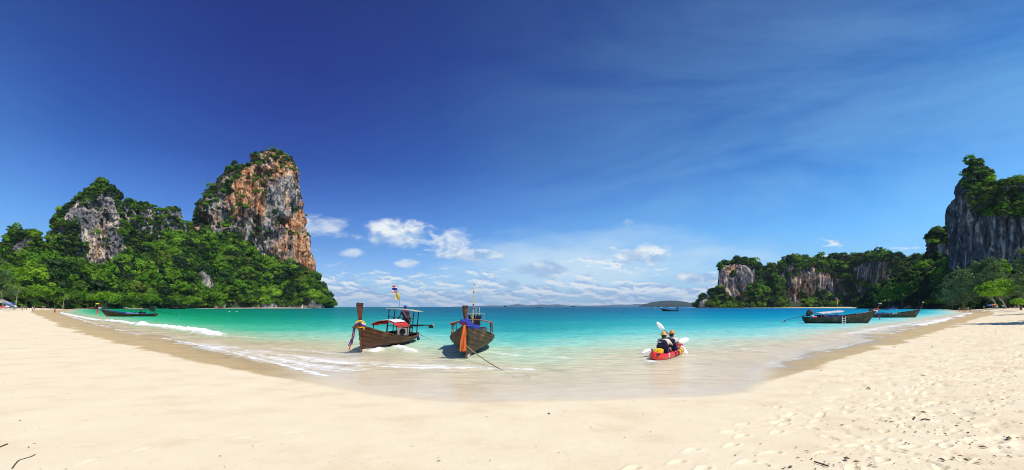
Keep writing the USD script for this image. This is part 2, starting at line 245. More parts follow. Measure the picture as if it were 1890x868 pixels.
def make_sea():
    rows = np.concatenate([FPX * EYE / np.arange(240, 70, -.75), FPX * EYE / np.arange(70, 12, -.35), FPX * EYE / np.arange(12, 2, -.2), [1150, 1500, 2200, 4000, 8000, 16000, 30000]])
    az = np.concatenate([np.radians(np.linspace(-75, -50, 12)), np.arctan(np.linspace(-1.12, 1.12, 900)), np.radians(np.linspace(50, 75, 12))])
    xy, f = fan(rows, az)
    d = -shore_distance(xy); r = np.hypot(*xy.T); p3 = np.column_stack([xy, np.zeros(len(xy))])
    keep = (d[f] > -3).any(1); f = f[keep]
    a = smooth01(d, .5, 12) * (1 - smooth01(r, 160, 420))
    z = .09 * a * (fbm(p3 * [.16, .5, 1], 3, 4) - .5) + .07 * a * (fbm(p3 * [.6, 1.5, 1], 3, 7) - .5) + .012 * smooth01(d, -.5, 4) * (fbm(p3 * [.9, 2.4, 1], 2, 8) - .5)
    foam = np.zeros(len(xy))
    sel = np.where((r < 240) & (d > -2))[0]
    for pts, hw, s, hh in FOAM:
        pl = spline([on(x, y)[:2] for x, y in pts], 14)
        n = np.maximum(2, (np.hypot(*np.diff(pl, axis=0).T) / .12).astype(int)); dense = np.vstack([np.linspace(pl[i], pl[i + 1], k) for i, k in enumerate(n)])
        dd = cKDTree(dense).query(xy[sel], distance_upper_bound=4 * hw + 2, workers=-1)[0]
        wob = hw * (.45 + 1.1 * fbm(p3[sel] * [.5 / hw ** .5, .5 / hw ** .5, 1], 3, 21))
        k = np.clip(1 - dd / (1.7 * wob), 0, 1) ** .8
        foam[sel] = np.maximum(foam[sel], min(s, 1.0) * k * (1 if hh > .1 else (.45 + 1.0 * fbm(p3[sel] * [.4, .4, 1], 3, 77)).clip(.3, 1))); z[sel] += hh * k ** 1.2 * (.4 + 1.2 * fbm(p3[sel] * [2.2, 2.2, 1], 3, 31))
    # body colour by depth, greener on the left where the bed is silt, bluer on the right
    stops = [0, 5, 9, 14, 20, 30, 45, 75, 120, 220, 420]
    green = np.array([(.76, .64, .44), (.74, .63, .42), (.64, .59, .36), (.46, .56, .33), (.25, .53, .32), (.07, .46, .24), (.018, .36, .16), (.004, .275, .115), (.002, .235, .10), (.001, .20, .095), (.001, .15, .11)])
    mid = np.array([(.90, .80, .60), (.88, .79, .58), (.74, .71, .48), (.52, .68, .48), (.33, .64, .51), (.10, .50, .45), (.022, .33, .345), (.004, .235, .29), (.001, .165, .25), (.001, .125, .215), (.001, .10, .19)])
    right = np.array([(.90, .80, .61), (.88, .79, .59), (.74, .72, .54), (.50, .68, .58), (.30, .64, .60), (.10, .50, .55), (.03, .36, .46), (.006, .28, .43), (.002, .225, .40), (.001, .17, .36), (.001, .14, .32)])
    th = np.degrees(np.arctan2(xy[:, 0], xy[:, 1])); d = d * (1.85 + 1.7 * smooth01(-th, 14, 34) + 1.4 * smooth01(th, 12, 34))
    dw = d * (1 + .5 * (fbm(p3 * [.035, .09, 1], 4, 51) - .5)) + 5 * (fbm(p3 * [.12, .4, 1], 3, 52) - .5) * smooth01(d, 4, 15)
    C = [np.stack([np.interp(dw, stops, t[:, k]) for k in range(3)], 1) for t in (green, mid, right)]
    a1 = smooth01(th, -36, -6)[:, None]; a2 = smooth01(th, 2, 34)[:, None]
    col = C[0] * (1 - a1) + C[1] * (a1 - a2).clip(0) + C[2] * a2
    opac = np.interp(dw, [-1, 0, 3, 6, 10, 16, 30], [.0, .08, .30, .50, .76, .93, 1.0])
    ids = np.unique(f); re = np.zeros(len(xy), int); re[ids] = np.arange(len(ids))
    m = obj('sea', (np.column_stack([xy, z])[ids], re[f]), sea_mat(), smooth=True); tag(m, kind='structure')
    primvar(m, 'body', col[ids], True); primvar(m, 'opac', opac[ids]); primvar(m, 'foam', foam[ids])
def sea_mat():
    N = {'g': ('geometry', {}), 'c': ('attribute', {'attribute': 'body'}), 'o': ('attribute', {'attribute': 'opac'}), 'f': ('attribute', {'attribute': 'foam'}),
         'm1': ('mapping', {'scale': (1.1, 2.6, 1)}), 'w1': ('noise_texture', {'scale': 1.0, 'detail': 6.0, 'roughness': .62, 'distortion': .4}),
         'm2': ('mapping', {'scale': (.05, .22, 1)}), 'w2': ('noise_texture', {'scale': 1.0, 'detail': 7.0, 'roughness': .6, 'distortion': .5}),
         'hh': ('math', {'math_type': 'multiply_add', 'value2': 3.0}), 'b': ('bump', {'distance': .22}), 'bs': ('map_range', {'from_min': .1, 'from_max': .8, 'to_min': .06, 'to_max': .7, 'clamp': True}),
         'fr': ('fresnel', {'IOR': 1.33}), 'fm': ('map_range', {'from_min': .02, 'from_max': .7, 'to_min': .02, 'to_max': .27, 'clamp': True}),
         'fk': ('map_range', {'from_min': .2, 'from_max': 1.0, 'to_min': 1.0, 'to_max': .42, 'clamp': True}), 'fp': ('math', {'math_type': 'multiply'}),
         'v': ('map_range', {'from_min': .3, 'from_max': .7, 'to_min': .66, 'to_max': 1.25}), 'cv': ('mix', {'mix_type': 'multiply', 'fac': 1.0}), 'vc': ('combine_color', {}),
         'd': ('diffuse_bsdf', {}), 'tr': ('transparent_bsdf', {'color': (1, 1, .985)}), 'gl': ('glossy_bsdf', {'roughness': .09, 'color': (1, 1, 1)}),
         'm': ('mix_closure', {}), 'mg': ('mix_closure', {}),
         'm3': ('mapping', {'scale': (2.2, 5.5, 1)}), 'fn': ('noise_texture', {'scale': 1.0, 'detail': 7.0, 'roughness': .68}), 'fa': ('math', {'math_type': 'multiply_add', 'value2': 1.9}), 'f2': ('math', {'math_type': 'multiply_add', 'value2': .85, 'value3': -.95}),
         'fs': ('map_range', {'range_type': 'smoothstep', 'from_min': .22, 'from_max': .75}), 'fd': ('diffuse_bsdf', {'color': (.86, .87, .86)}), 'mf': ('mix_closure', {})}
    L = [('g.position', 'm1.vector'), ('m1.vector', 'w1.vector'), ('g.position', 'm2.vector'), ('m2.vector', 'w2.vector'), ('w2.fac', 'hh.value1'), ('w1.fac', 'hh.value3'), ('hh.value', 'b.height'), ('o.fac', 'bs.value'), ('bs.result', 'b.strength'),
         ('b.normal', 'gl.normal'), ('b.normal', 'd.normal'), ('b.normal', 'fr.normal'), ('fr.fac', 'fm.value'), ('o.fac', 'fk.value'), ('fm.result', 'fp.value1'), ('fk.result', 'fp.value2'), ('fp.value', 'mg.fac'),
         ('w1.fac', 'v.value'), ('v.result', 'vc.r'), ('v.result', 'vc.g'), ('v.result', 'vc.b'), ('c.color', 'cv.color1'), ('vc.color', 'cv.color2'), ('cv.color', 'd.color'),
         ('o.fac', 'm.fac'), ('tr.BSDF', 'm.closure1'), ('d.BSDF', 'm.closure2'), ('m.closure', 'mg.closure1'), ('gl.BSDF', 'mg.closure2'),
         ('g.position', 'm3.vector'), ('m3.vector', 'fn.vector'), ('f.fac', 'f2.value1'), ('f2.value', 'fa.value3'), ('fn.fac', 'fa.value1'), ('fa.value', 'fs.value'), ('fs.result', 'mf.fac'), ('mg.closure', 'mf.closure1'), ('fd.BSDF', 'mf.closure2')]
    return usdkit.material(stage, '/World/Looks/sea_water', N, L, surface='mf.closure')
make_beach(); make_sea()

# ------------------------------------------------------------------ limestone towers, wooded hills
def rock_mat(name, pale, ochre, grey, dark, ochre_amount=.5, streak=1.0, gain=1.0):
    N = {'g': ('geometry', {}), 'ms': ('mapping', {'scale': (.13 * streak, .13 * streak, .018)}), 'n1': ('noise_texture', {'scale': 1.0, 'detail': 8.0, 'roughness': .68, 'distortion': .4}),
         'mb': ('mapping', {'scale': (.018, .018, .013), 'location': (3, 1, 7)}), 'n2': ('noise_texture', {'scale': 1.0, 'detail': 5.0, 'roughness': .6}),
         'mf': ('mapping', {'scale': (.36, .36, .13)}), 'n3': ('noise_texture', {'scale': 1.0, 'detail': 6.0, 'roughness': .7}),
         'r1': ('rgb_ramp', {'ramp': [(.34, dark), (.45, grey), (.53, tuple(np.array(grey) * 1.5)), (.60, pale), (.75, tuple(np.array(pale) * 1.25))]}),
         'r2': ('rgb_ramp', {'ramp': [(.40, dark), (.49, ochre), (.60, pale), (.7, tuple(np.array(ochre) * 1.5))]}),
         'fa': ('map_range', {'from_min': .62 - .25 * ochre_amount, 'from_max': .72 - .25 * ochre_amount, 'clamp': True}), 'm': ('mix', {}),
         'v': ('map_range', {'from_min': .40, 'from_max': .58, 'to_min': .36 * gain, 'to_max': 1.2 * gain, 'clamp': True}), 'vc': ('combine_color', {}), 'mm': ('mix', {'mix_type': 'multiply', 'fac': 1.0}),  # crevice shade painted into the rock colour by fine noise, with dark algae stain
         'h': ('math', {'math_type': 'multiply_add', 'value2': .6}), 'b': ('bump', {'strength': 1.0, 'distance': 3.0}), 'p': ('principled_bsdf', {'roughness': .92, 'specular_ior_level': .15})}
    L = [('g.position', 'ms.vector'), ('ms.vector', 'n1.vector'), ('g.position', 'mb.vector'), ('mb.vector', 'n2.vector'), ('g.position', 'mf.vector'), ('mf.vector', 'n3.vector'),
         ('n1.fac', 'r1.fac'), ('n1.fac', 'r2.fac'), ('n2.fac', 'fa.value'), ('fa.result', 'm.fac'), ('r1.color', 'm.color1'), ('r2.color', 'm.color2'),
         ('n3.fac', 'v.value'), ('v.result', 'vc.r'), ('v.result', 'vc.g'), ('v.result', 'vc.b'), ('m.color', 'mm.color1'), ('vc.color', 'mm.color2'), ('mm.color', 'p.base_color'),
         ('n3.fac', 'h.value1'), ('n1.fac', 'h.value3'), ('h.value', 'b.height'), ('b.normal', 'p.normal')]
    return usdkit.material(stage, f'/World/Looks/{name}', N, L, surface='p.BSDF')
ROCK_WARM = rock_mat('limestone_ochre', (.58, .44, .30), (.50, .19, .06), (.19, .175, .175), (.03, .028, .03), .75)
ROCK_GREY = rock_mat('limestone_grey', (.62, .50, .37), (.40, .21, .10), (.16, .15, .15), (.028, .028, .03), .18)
SOIL = pm('forest_floor', (.030, .040, .014), .9, .4, .2)
def leaf_mat(name, a, b, trans=.35):
    N = {'o': ('object_info', {}), 'g': ('geometry', {}), 'n': ('noise_texture', {'scale': .11, 'detail': 3.0}), 'ad': ('math', {'math_type': 'multiply_add', 'value2': .45}), 'a2': ('math', {'math_type': 'multiply_add', 'value2': .3}),
         'r': ('rgb_ramp', {'ramp': [(.25, a), (.75, b)]}), 'd': ('principled_bsdf', {'roughness': .55, 'specular_ior_level': .25}), 't': ('translucent_bsdf', {}), 'h': ('hsv', {'saturation': 1.05, 'value': 1.5}), 'm': ('mix_closure', {'fac': trans})}
    L = [('g.position', 'n.vector'), ('o.random', 'ad.value1'), ('n.fac', 'ad.value3'), ('g.random_per_island', 'a2.value1'), ('ad.value', 'a2.value3'), ('a2.value', 'h1.value1')]
    N['h1'] = ('math', {'math_type': 'subtract', 'value2': .36}); L += [('h1.value', 'r.fac'), ('r.color', 'd.base_color'), ('r.color', 'h.color'), ('h.color', 't.color'), ('d.BSDF', 'm.closure1'), ('t.BSDF', 'm.closure2')]
    return usdkit.material(stage, f'/World/Looks/{name}', N, L, surface='m.closure')
LEAF = leaf_mat('leaf_forest', (.013, .048, .003), (.165, .33, .012))
LEAF_BRIGHT = leaf_mat('leaf_bright', (.10, .24, .008), (.27, .42, .022))
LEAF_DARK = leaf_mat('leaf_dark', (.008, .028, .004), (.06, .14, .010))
LEAF_OLIVE = leaf_mat('leaf_olive', (.07, .11, .010), (.22, .27, .035))
LEAF_GREY = leaf_mat('leaf_casuarina', (.07, .12, .04), (.16, .24, .085), .25)
BARK = pm('bark', (.16, .12, .085), .9, .4, 3.0, (1, 1, .2), bump=.5)
BARK_PALE = pm('bark_pale', (.34, .29, .23), .9, .4, 3.0, (1, 1, .3), bump=.5)

def leaves(rng, centres, normals, size, n_per, spread):
    """many small leaf faces about given centres, each turned roughly outwards"""
    c = np.repeat(centres, n_per, 0) + rng.normal(0, 1, (len(centres) * n_per, 3)) * spread
    n = np.repeat(normals, n_per, 0) + rng.normal(0, .55, (len(c), 3)); n /= np.linalg.norm(n, axis=1, keepdims=True) + 1e-9
    t = np.cross(n, rng.normal(0, 1, n.shape)); t /= np.linalg.norm(t, axis=1, keepdims=True) + 1e-9; b = np.cross(n, t)
    s = size * rng.uniform(.6, 1.35, (len(c), 1))
    v = np.stack([c - t * s, c - b * s * .55 + n * s * .12, c + t * s, c + b * s * .55 + n * s * .12], 1).reshape(-1, 3)
    k = np.arange(len(c))[:, None] * 4
    return v, np.vstack([k + [0, 1, 2], k + [0, 2, 3]])
def crown_mesh(seed, rx=1.0, rz=.8, lobes=12, per=60, size=.13, flat=0.0, lr=(.28, .48), core=True):
    """a crown of radius about 1 built from leaf faces on uneven lobes round a dark core"""
    rng = np.random.default_rng(seed); vs, fs, o = [], [], 0
    for i in range(lobes):
        u = rng.normal(0, 1, 3); u[2] = abs(u[2]) * 1.0 - .25; u /= np.linalg.norm(u)
        c = u * [rx * .62, rx * .62, rz * .62] + [0, 0, rz * .75]; r = rng.uniform(*lr)
        d = rng.normal(0, 1, (per, 3)); d /= np.linalg.norm(d, axis=1, keepdims=True); d = d[(d[:, 2] > -.55)]
        p = c + d * r * [1.1, 1.1, .85 - flat * .4] * rng.uniform(.8, 1.08, (len(d), 1))
        v, f = leaves(rng, p, d + [0, 0, .35], size, 1, size * .25); vs.append(v); fs.append(f + o); o += len(v)
        if not core and i > 2: continue
        ball_ = trimesh.creation.icosphere(1, r * .8); cv = ball_.vertices * [1.05, 1.05, .8] + c; vs.append(cv); fs.append(ball_.faces + o); o += len(cv)
    return np.vstack(vs), np.vstack(fs)

def instancer(name, label_kind, parent, protos, pos, scl, rot, which):
    path = numbered((str(parent.GetPath()) if parent else '/World') + '/' + name)
    pi = UsdGeom.PointInstancer.Define(stage, path)
    for i, (mesh, mat, sm) in enumerate(protos):
        m = usdkit.mesh(stage, f'{path}/crown_kind_{i:03d}' if i else f'{path}/crown_kind', mesh, mat, sm)
        pi.GetPrototypesRel().AddTarget(m.GetPath())
    pi.CreatePositionsAttr(Vt.Vec3fArray.FromNumpy(np.asarray(pos, np.float32)))
    pi.CreateScalesAttr(Vt.Vec3fArray.FromNumpy(np.asarray(scl, np.float32)))
    q = np.zeros((len(pos), 4), np.float32); q[:, 2] = np.sin(rot / 2); q[:, 3] = np.cos(rot / 2)
    pi.CreateOrientationsAttr(Vt.QuathArray([Gf.Quath(float(a[3]), 0, 0, float(a[2])) for a in q]))
    pi.CreateProtoIndicesAttr(Vt.IntArray([int(i) for i in which]))
    return tag(pi, kind='stuff')
CROWNS = [(crown_mesh(1), LEAF, False), (crown_mesh(2, 1.0, .7, 11), LEAF, False), (crown_mesh(3, .9, 1.0, 13), LEAF_DARK, False), (crown_mesh(4, 1.1, .6, 10), LEAF, False), (crown_mesh(5, 1.0, .75, 12), LEAF_BRIGHT, False), (crown_mesh(6, 1.25, 1.15, 17, 46, .12, .3, (.14, .30), False), LEAF, False), (crown_mesh(7, 1.1, 1.35, 15, 46, .12, .2, (.14, .28), False), LEAF_BRIGHT, False), (crown_mesh(8, 1.3, .8, 16, 46, .14, .5, (.14, .28), False), LEAF_OLIVE, False)]

def inside(polys, px):
    m = np.zeros(len(px), bool)
    for p in polys: m |= shapely.contains_xy(Polygon(p).buffer(0), px[:, 0], px[:, 1])
    return m
def to_px(v): return np.column_stack([CX + v[:, 0] / v[:, 1] * FPX, HY - (v[:, 2] - EYE) / v[:, 1] * FPX])

def tower(rows, Y, deep, seed, amp=1.0, n=260, m=230, p=2.6, face=None, cave=1.0):
    """a rock tower: one closed horizontal section per level between its left and right edges; rows of (py, left px, right px) from top to foot"""
    rows = np.array(rows, float); py = np.linspace(rows[0, 0], rows[-1, 0], m); py[0] += .01
    xl, xr = np.interp(py, rows[:, 0], rows[:, 1]), np.interp(py, rows[:, 0], rows[:, 2])
    azc = math.atan((rows[-1, 1] + rows[-1, 2] - 2 * CX) / 2 / FPX) if face is None else math.atan((face - CX) / FPX); D = Y / math.cos(azc)      # the tower faces the beach
    ul, ur = (D * np.tan(np.arctan((e - CX) / FPX) - azc) for e in (xl, xr))
    x0, a, z = (ul + ur) / 2, (ur - ul) / 2, EYE + (HY - py) / FPX * Y
    th = np.linspace(0, 2 * np.pi, n, endpoint=False); c, s = np.cos(th), np.sin(th)
    ex, ey = np.sign(c) * np.abs(c) ** (2 / p), np.sign(s) * np.abs(s) ** (2 / p)
    b = np.minimum(a * deep, a.max() * deep * .8)
    v = np.stack([x0[:, None] + a[:, None] * ex, D + b[:, None] * ey, np.repeat(z[:, None], n, 1)], -1)
    nrm = np.stack([np.repeat((c / 1)[None], m, 0), np.repeat(s[None], m, 0), np.zeros((m, n))], -1)
    q = v.reshape(-1, 3); w = a.max() / 60
    flute = 1 - 2 * np.abs(fbm(q * [.055 / w, .055 / w, .010 / w], 4, seed) - .5) * 2
    blocks = fbm(q * [.022 / w, .022 / w, .02 / w], 4, seed + 9) - .5
    crag = fbm(q * [.12 / w, .12 / w, .07 / w], 4, seed + 17) - .5
    lim = np.minimum(1, np.repeat(a, n) / (12 * w))
    hole = smooth01(fbm(q * [.075 / w, .075 / w, .036 / w], 4, seed + 23), .56, .70)
    fine = 1 - 2 * np.abs(2 * fbm(q * [.20 / w, .20 / w, .06 / w], 3, seed + 27) - 1)
    dsp = amp * w * lim * (9 * (flute - .6) * .6 + 15 * blocks + 11 * crag + 4.2 * fine - 11 * cave * hole)
    q = q + nrm.reshape(-1, 3) * dsp[:, None]; q[:, 2] += 4 * w * amp * (fbm(q * [.06 / w, .06 / w, .06 / w], 3, seed + 30) - .5)
    q = np.vstack([q, [[x0[0], D, z[0] + 1.0]]])
    ca, sa = math.cos(azc), math.sin(azc); q = np.column_stack([q[:, 0] * ca + q[:, 1] * sa, q[:, 1] * ca - q[:, 0] * sa, q[:, 2]])
    i, j = np.meshgrid(np.arange(m - 1), np.arange(n), indexing='ij'); a0, b0 = i * n + j, i * n + (j + 1) % n
    f = np.stack([a0, a0 + n, b0 + n, b0], -1).reshape(-1, 4); f = np.vstack([f[:, [0, 1, 2]], f[:, [0, 2, 3]]])
    f = np.vstack([f, np.stack([np.full(n, len(q) - 1), np.arange(n), (np.arange(n) + 1) % n], 1)])
    return trimesh.Trimesh(q, f, process=False)
def ridge(tops, seed, amp=1.0, wall=.75, n=420, m=110):
    """a long cliff: columns of (px, top py, Y of the front foot, depth, foot z); each runs from the front foot over the top to the back"""
    t = np.array(tops, float); px = np.linspace(t[0, 0], t[-1, 0], n)
    top, Y, dp, z0 = (np.interp(px, t[:, 0], t[:, k]) for k in (1, 2, 3, 4))
    s = np.linspace(0, 1, m); w = dp.mean() / 70
    out = np.clip(np.abs(np.cos(np.pi * s)), 0, 1) ** (1 - wall * .85); yy = -np.sign(np.cos(np.pi * s)) * out          # -1 front, 1 back
    up = np.sin(np.pi * s) ** (wall * .55 + .45)
    Yt = Y + dp * .5
    zt = EYE + (HY - top) / FPX * (Y + dp * .4)
    YY = Yt[:, None] + dp[:, None] / 2 * yy
    v = np.stack([(px[:, None] - CX) / FPX * YY, YY, z0[:, None] + (zt - z0)[:, None] * up], -1)
    q = v.reshape(-1, 3)
    flute = 1 - 4 * np.abs(fbm(q * [.055 / w, .03 / w, .010 / w], 4, seed) - .5)
    blocks = fbm(q * [.02 / w, .02 / w, .018 / w], 4, seed + 9) - .5; crag = fbm(q * [.12 / w, .12 / w, .07 / w], 4, seed + 17) - .5
    side = np.tile(yy, n)
    q[:, 1] += side * amp * w * (6 * (flute - .3) + 22 * blocks + 6 * crag)
    q[:, 2] += np.tile(up, n) * amp * w * (7 * (fbm(q * [.05 / w, .05 / w, .01], 4, seed + 30) - .5))
    i, j = np.meshgrid(np.arange(n - 1), np.arange(m - 1), indexing='ij'); a0 = i * m + j
    f = np.stack([a0, a0 + m, a0 + m + 1, a0 + 1], -1).reshape(-1, 4); f = np.vstack([f[:, [0, 1, 2]], f[:, [0, 2, 3]]])
    return trimesh.Trimesh(q, f, process=False)
def slope(cols, seed, n=220, m=50, bulge=.8):
    """a wooded slope: columns of (px, top py, Y front, Y back, z front)"""
    t = np.array(cols, float); px = np.linspace(t[0, 0], t[-1, 0], n)
    top, Y0, Y1, z0 = (np.interp(px, t[:, 0], t[:, k]) for k in (1, 2, 3, 4)); s = np.linspace(0, 1, m)
    Y = Y0[:, None] + (Y1 - Y0)[:, None] * s; zt = EYE + (HY - top) / FPX * Y1
    z = z0[:, None] + (zt - z0)[:, None] * s ** bulge
    q = np.stack([(px[:, None] - CX) / FPX * Y, Y, z], -1).reshape(-1, 3)
    q[:, 2] += np.tile(np.sin(np.pi * np.minimum(s * 1.0, .5)), n) * (12 * (fbm(q / 45, 3, seed) - .5) + 7 * (fbm(q / 16, 3, seed + 4) - .5))
    back = q.reshape(n, m, 3)[:, -1] + [0, 60, 0]; back[:, 2] = -2
    q = np.concatenate([q.reshape(n, m, 3), back[:, None]], 1); m += 1; q = q.reshape(-1, 3)
    i, j = np.meshgrid(np.arange(n - 1), np.arange(m - 1), indexing='ij'); a0 = i * m + j
    f = np.stack([a0, a0 + m, a0 + m + 1, a0 + 1], -1).reshape(-1, 4); f = np.vstack([f[:, [0, 1, 2]], f[:, [0, 2, 3]]])
    return trimesh.Trimesh(q, f, process=False)
def plant(mesh, parent, name, seed, count, size, keep, squash=1.0, sink=.55, bright=.12, dark=.3):
    """covers the part of a slope where keep(points, pixels, normals) holds with crowns"""
    rng = np.random.default_rng(seed); p, fi = trimesh.sample.sample_surface(mesh, count * 3, seed=seed)
    nrm = mesh.face_normals[fi]; flip = (nrm * (p - mesh.vertices.mean(0))).sum(1).mean() < 0
    if flip: nrm = -nrm
    k = keep(p, to_px(p), nrm); p, nrm = p[k][:count], nrm[k][:count]
    s = size * np.exp(rng.normal(-.12, .42, len(p))).clip(.4, 2.1)
    p = p + nrm * s[:, None] * .15; p[:, 2] -= s * sink
    sc = np.stack([s, s, s * squash * rng.uniform(.8, 1.25, len(p))], 1)
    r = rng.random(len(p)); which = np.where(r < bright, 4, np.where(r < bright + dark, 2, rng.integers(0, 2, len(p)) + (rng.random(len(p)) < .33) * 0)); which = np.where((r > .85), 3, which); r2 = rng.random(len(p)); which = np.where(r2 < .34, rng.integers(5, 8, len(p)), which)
    return instancer(name, None, parent, CROWNS, p, sc, rng.uniform(0, 6.28, len(p)), which)
front = lambda p, px, n, lim=.35: n[:, 1] < lim

# the great tower on the left
T_ROWS = [(271, 504, 510), (276, 496, 517), (283, 484, 524), (291, 471, 530), (303, 454, 535), (322, 431, 540), (342, 412, 544), (366, 392, 547), (390, 375, 549), (412, 366, 553), (440, 358, 558), (480, 350, 567), (520, 345, 576), (555, 340, 583), (572, 338, 586)]
tw = tower(T_ROWS, 890, .62, 3, 1.0, 430, 380)
T = thing('limestone_tower', 'tallest limestone tower, orange and grey rock face under a green cap, beside the sea', 'cliff')
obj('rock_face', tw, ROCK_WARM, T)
T_GREEN = [[(350, 412), (362, 385), (385, 350), (430, 295), (480, 255), (520, 258), (545, 290), (543, 312), (528, 300), (510, 290), (488, 292), (462, 302), (445, 318), (425, 345), (405, 368), (395, 372), (384, 392), (368, 415)], [(360, 350), (395, 340), (402, 372), (385, 385)]]
plant(tw, T, 'bushes', 4, 3000, 2.9, lambda p, px, n: front(p, px, n, .5) & (px[:, 1] < 440) & (inside(T_GREEN, px) | (n[:, 2] > .62) | (fbm(p / 26, 3, 3) > .665)), sink=.45)
# its western neighbour: the peak with the pale pillar
P_ROWS = [(329, 183, 186), (336, 177, 195), (346, 168, 204), (360, 155, 213), (385, 126, 221), (410, 104, 226), (440, 90, 229), (480, 79, 234), (520, 70, 240), (572, 62, 246)]
pk = tower([(y + 3, a + 3, b - 2) for y, a, b in P_ROWS], 660, .7, 11, 1.15, 340, 300)
PK = thing('limestone_peak', 'pointed limestone peak with a pale bare pillar down its middle, left of the tallest tower', 'cliff')
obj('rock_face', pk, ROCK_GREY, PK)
P_ROCK = [[(158, 385), (180, 358), (208, 358), (220, 400), (230, 455), (232, 520), (212, 520), (176, 516), (164, 470), (160, 420)], [(116, 402), (140, 376), (162, 384), (164, 416), (142, 432), (120, 420)], [(138, 425), (160, 418), (164, 446), (146, 452)], [(108, 425), (120, 415), (124, 432), (112, 440)]]
plant(pk, PK, 'bushes', 5, 4200, 2.7, lambda p, px, n: ~(inside(P_ROCK, px) & (fbm(p / 14, 3, 5) < .64)) & ~((n[:, 2] < .3) & (fbm(p * [1, 1, .5] / 22, 3, 15) > .56)), sink=.4, squash=1.15)
# low knoll at the far left
S_ROWS = [(427, 34, 42), (431, 26, 56), (440, 21, 68), (455, 17, 76), (480, 14, 84), (520, 8, 92), (572, 0, 100)]
kn = tower(S_ROWS, 560, .7, 21, .9, 180, 140)
KN = thing('limestone_knoll', 'small limestone knoll with a grey face and green top at the far left', 'cliff')
obj('rock_face', kn, ROCK_GREY, KN)
S_ROCK = [[(20, 462), (33, 442), (47, 443), (56, 470), (56, 505), (40, 510), (22, 505)]]
plant(kn, KN, 'bushes', 6, 1200, 3.4, lambda p, px, n: ~(inside(S_ROCK, px) & (fbm(p / 14, 3, 6) < .66)), sink=.4)
# the broken ridge between the peak and the tower
R_TOPS = [(a, b + 20, c, d, e) for a, b, c, d, e in [(206, 480, 770, 90, 0), (222, 440, 770, 90, 0), (228, 396, 770, 90, 0), (233, 370, 770, 90, 0), (238, 367, 770, 90, 0), (250, 372, 770, 95, 0), (259, 388, 775, 95, 0), (266, 374, 775, 95, 0), (280, 372, 780, 95, 0), (288, 387, 785, 95, 0), (300, 381, 785, 95, 0), (318, 384, 790, 95, 0), (332, 398, 795, 95, 0), (340, 425, 800, 90, 0), (350, 450, 800, 80, 0), (380, 500, 800, 80, 0)]]
rd = ridge(R_TOPS, 31, 1.5)
RD = thing('limestone_ridge', 'jagged overgrown ridge between the pointed peak and the tallest tower', 'cliff')
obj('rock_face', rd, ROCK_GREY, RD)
R_ROCK = [[(230, 374), (249, 374), (250, 398), (232, 402)], [(261, 378), (280, 377), (283, 410), (262, 406)], [(254, 424), (273, 429), (271, 452), (254, 450)], [(288, 392), (301, 398), (298, 414), (289, 411)], [(318, 404), (326, 404), (326, 420), (317, 418)]]
for i, rows in enumerate([[(371, 236, 241), (378, 230, 247), (396, 227, 253), (430, 223, 258), (520, 218, 262)], [(375, 268, 276), (382, 262, 283), (402, 258, 288), (440, 254, 293), (520, 250, 298)], [(386, 310, 324), (392, 300, 332), (408, 292, 338), (440, 287, 343), (520, 282, 350)]]):
    pn = tower(rows, 770 + 10 * i, .7, 131 + i, 1.3, 110, 90); obj('pinnacle', pn, ROCK_GREY, RD)
    plant(pn, RD, 'bushes', 140 + i, 1000, 2.7, lambda p, px, n: (fbm(p / 13, 3, 41) > .45) | (n[:, 2] > .5), sink=.4)
plant(rd, RD, 'bushes', 7, 3600, 3.0, lambda p, px, n: (p[:, 1] < 860) & ~((n[:, 2] < .3) & (fbm(p * [1, 1, .5] / 22, 3, 25) > .57)) & ~(inside(R_ROCK, px) & (fbm(p / 17, 3, 7) < .68)), sink=.4, squash=1.1)
# wooded slope at their feet
HL = [(-190, 492, 250, 420, 1), (-60, 492, 300, 470, 1), (0, 494, 335, 500, 1.5), (60, 492, 420, 560, 1.5), (100, 498, 450, 580, 1), (150, 508, 490, 600, .5), (200, 512, 540, 620, .5), (225, 500, 575, 660, .5), (250, 478, 598, 720, .3), (300, 462, 635, 760, .3), (340, 440, 665, 800, .3), (362, 428, 680, 850, .3), (400, 424, 705, 850, .3),
      (440, 432, 727, 860, .3), (460, 452, 740, 860, .3), (476, 484, 750, 860, .3), (500, 496, 765, 850, .3), (530, 500, 778, 850, .3), (556, 500, 788, 850, .3), (572, 514, 796, 845, .3), (584, 534, 802, 840, .3), (592, 556, 808, 835, .3), (596, 566, 812, 830, -1)]
hl = slope(HL, 41)
HLX = thing('wooded_slope', 'bright green forested slope below the left cliffs, down to the shore', 'hillside')
obj('slope_ground', hl, SOIL, HLX)
HL_ROCK = [[(352, 514), (374, 510), (392, 528), (386, 545), (362, 534)], [(400, 540), (412, 538), (416, 560), (404, 562)]]
plant(hl, HLX, 'forest', 8, 6000, 7.0, lambda p, px, n: (p[:, 2] > 1.5) & ~inside(HL_ROCK, px), sink=.35, bright=.2, dark=.2)
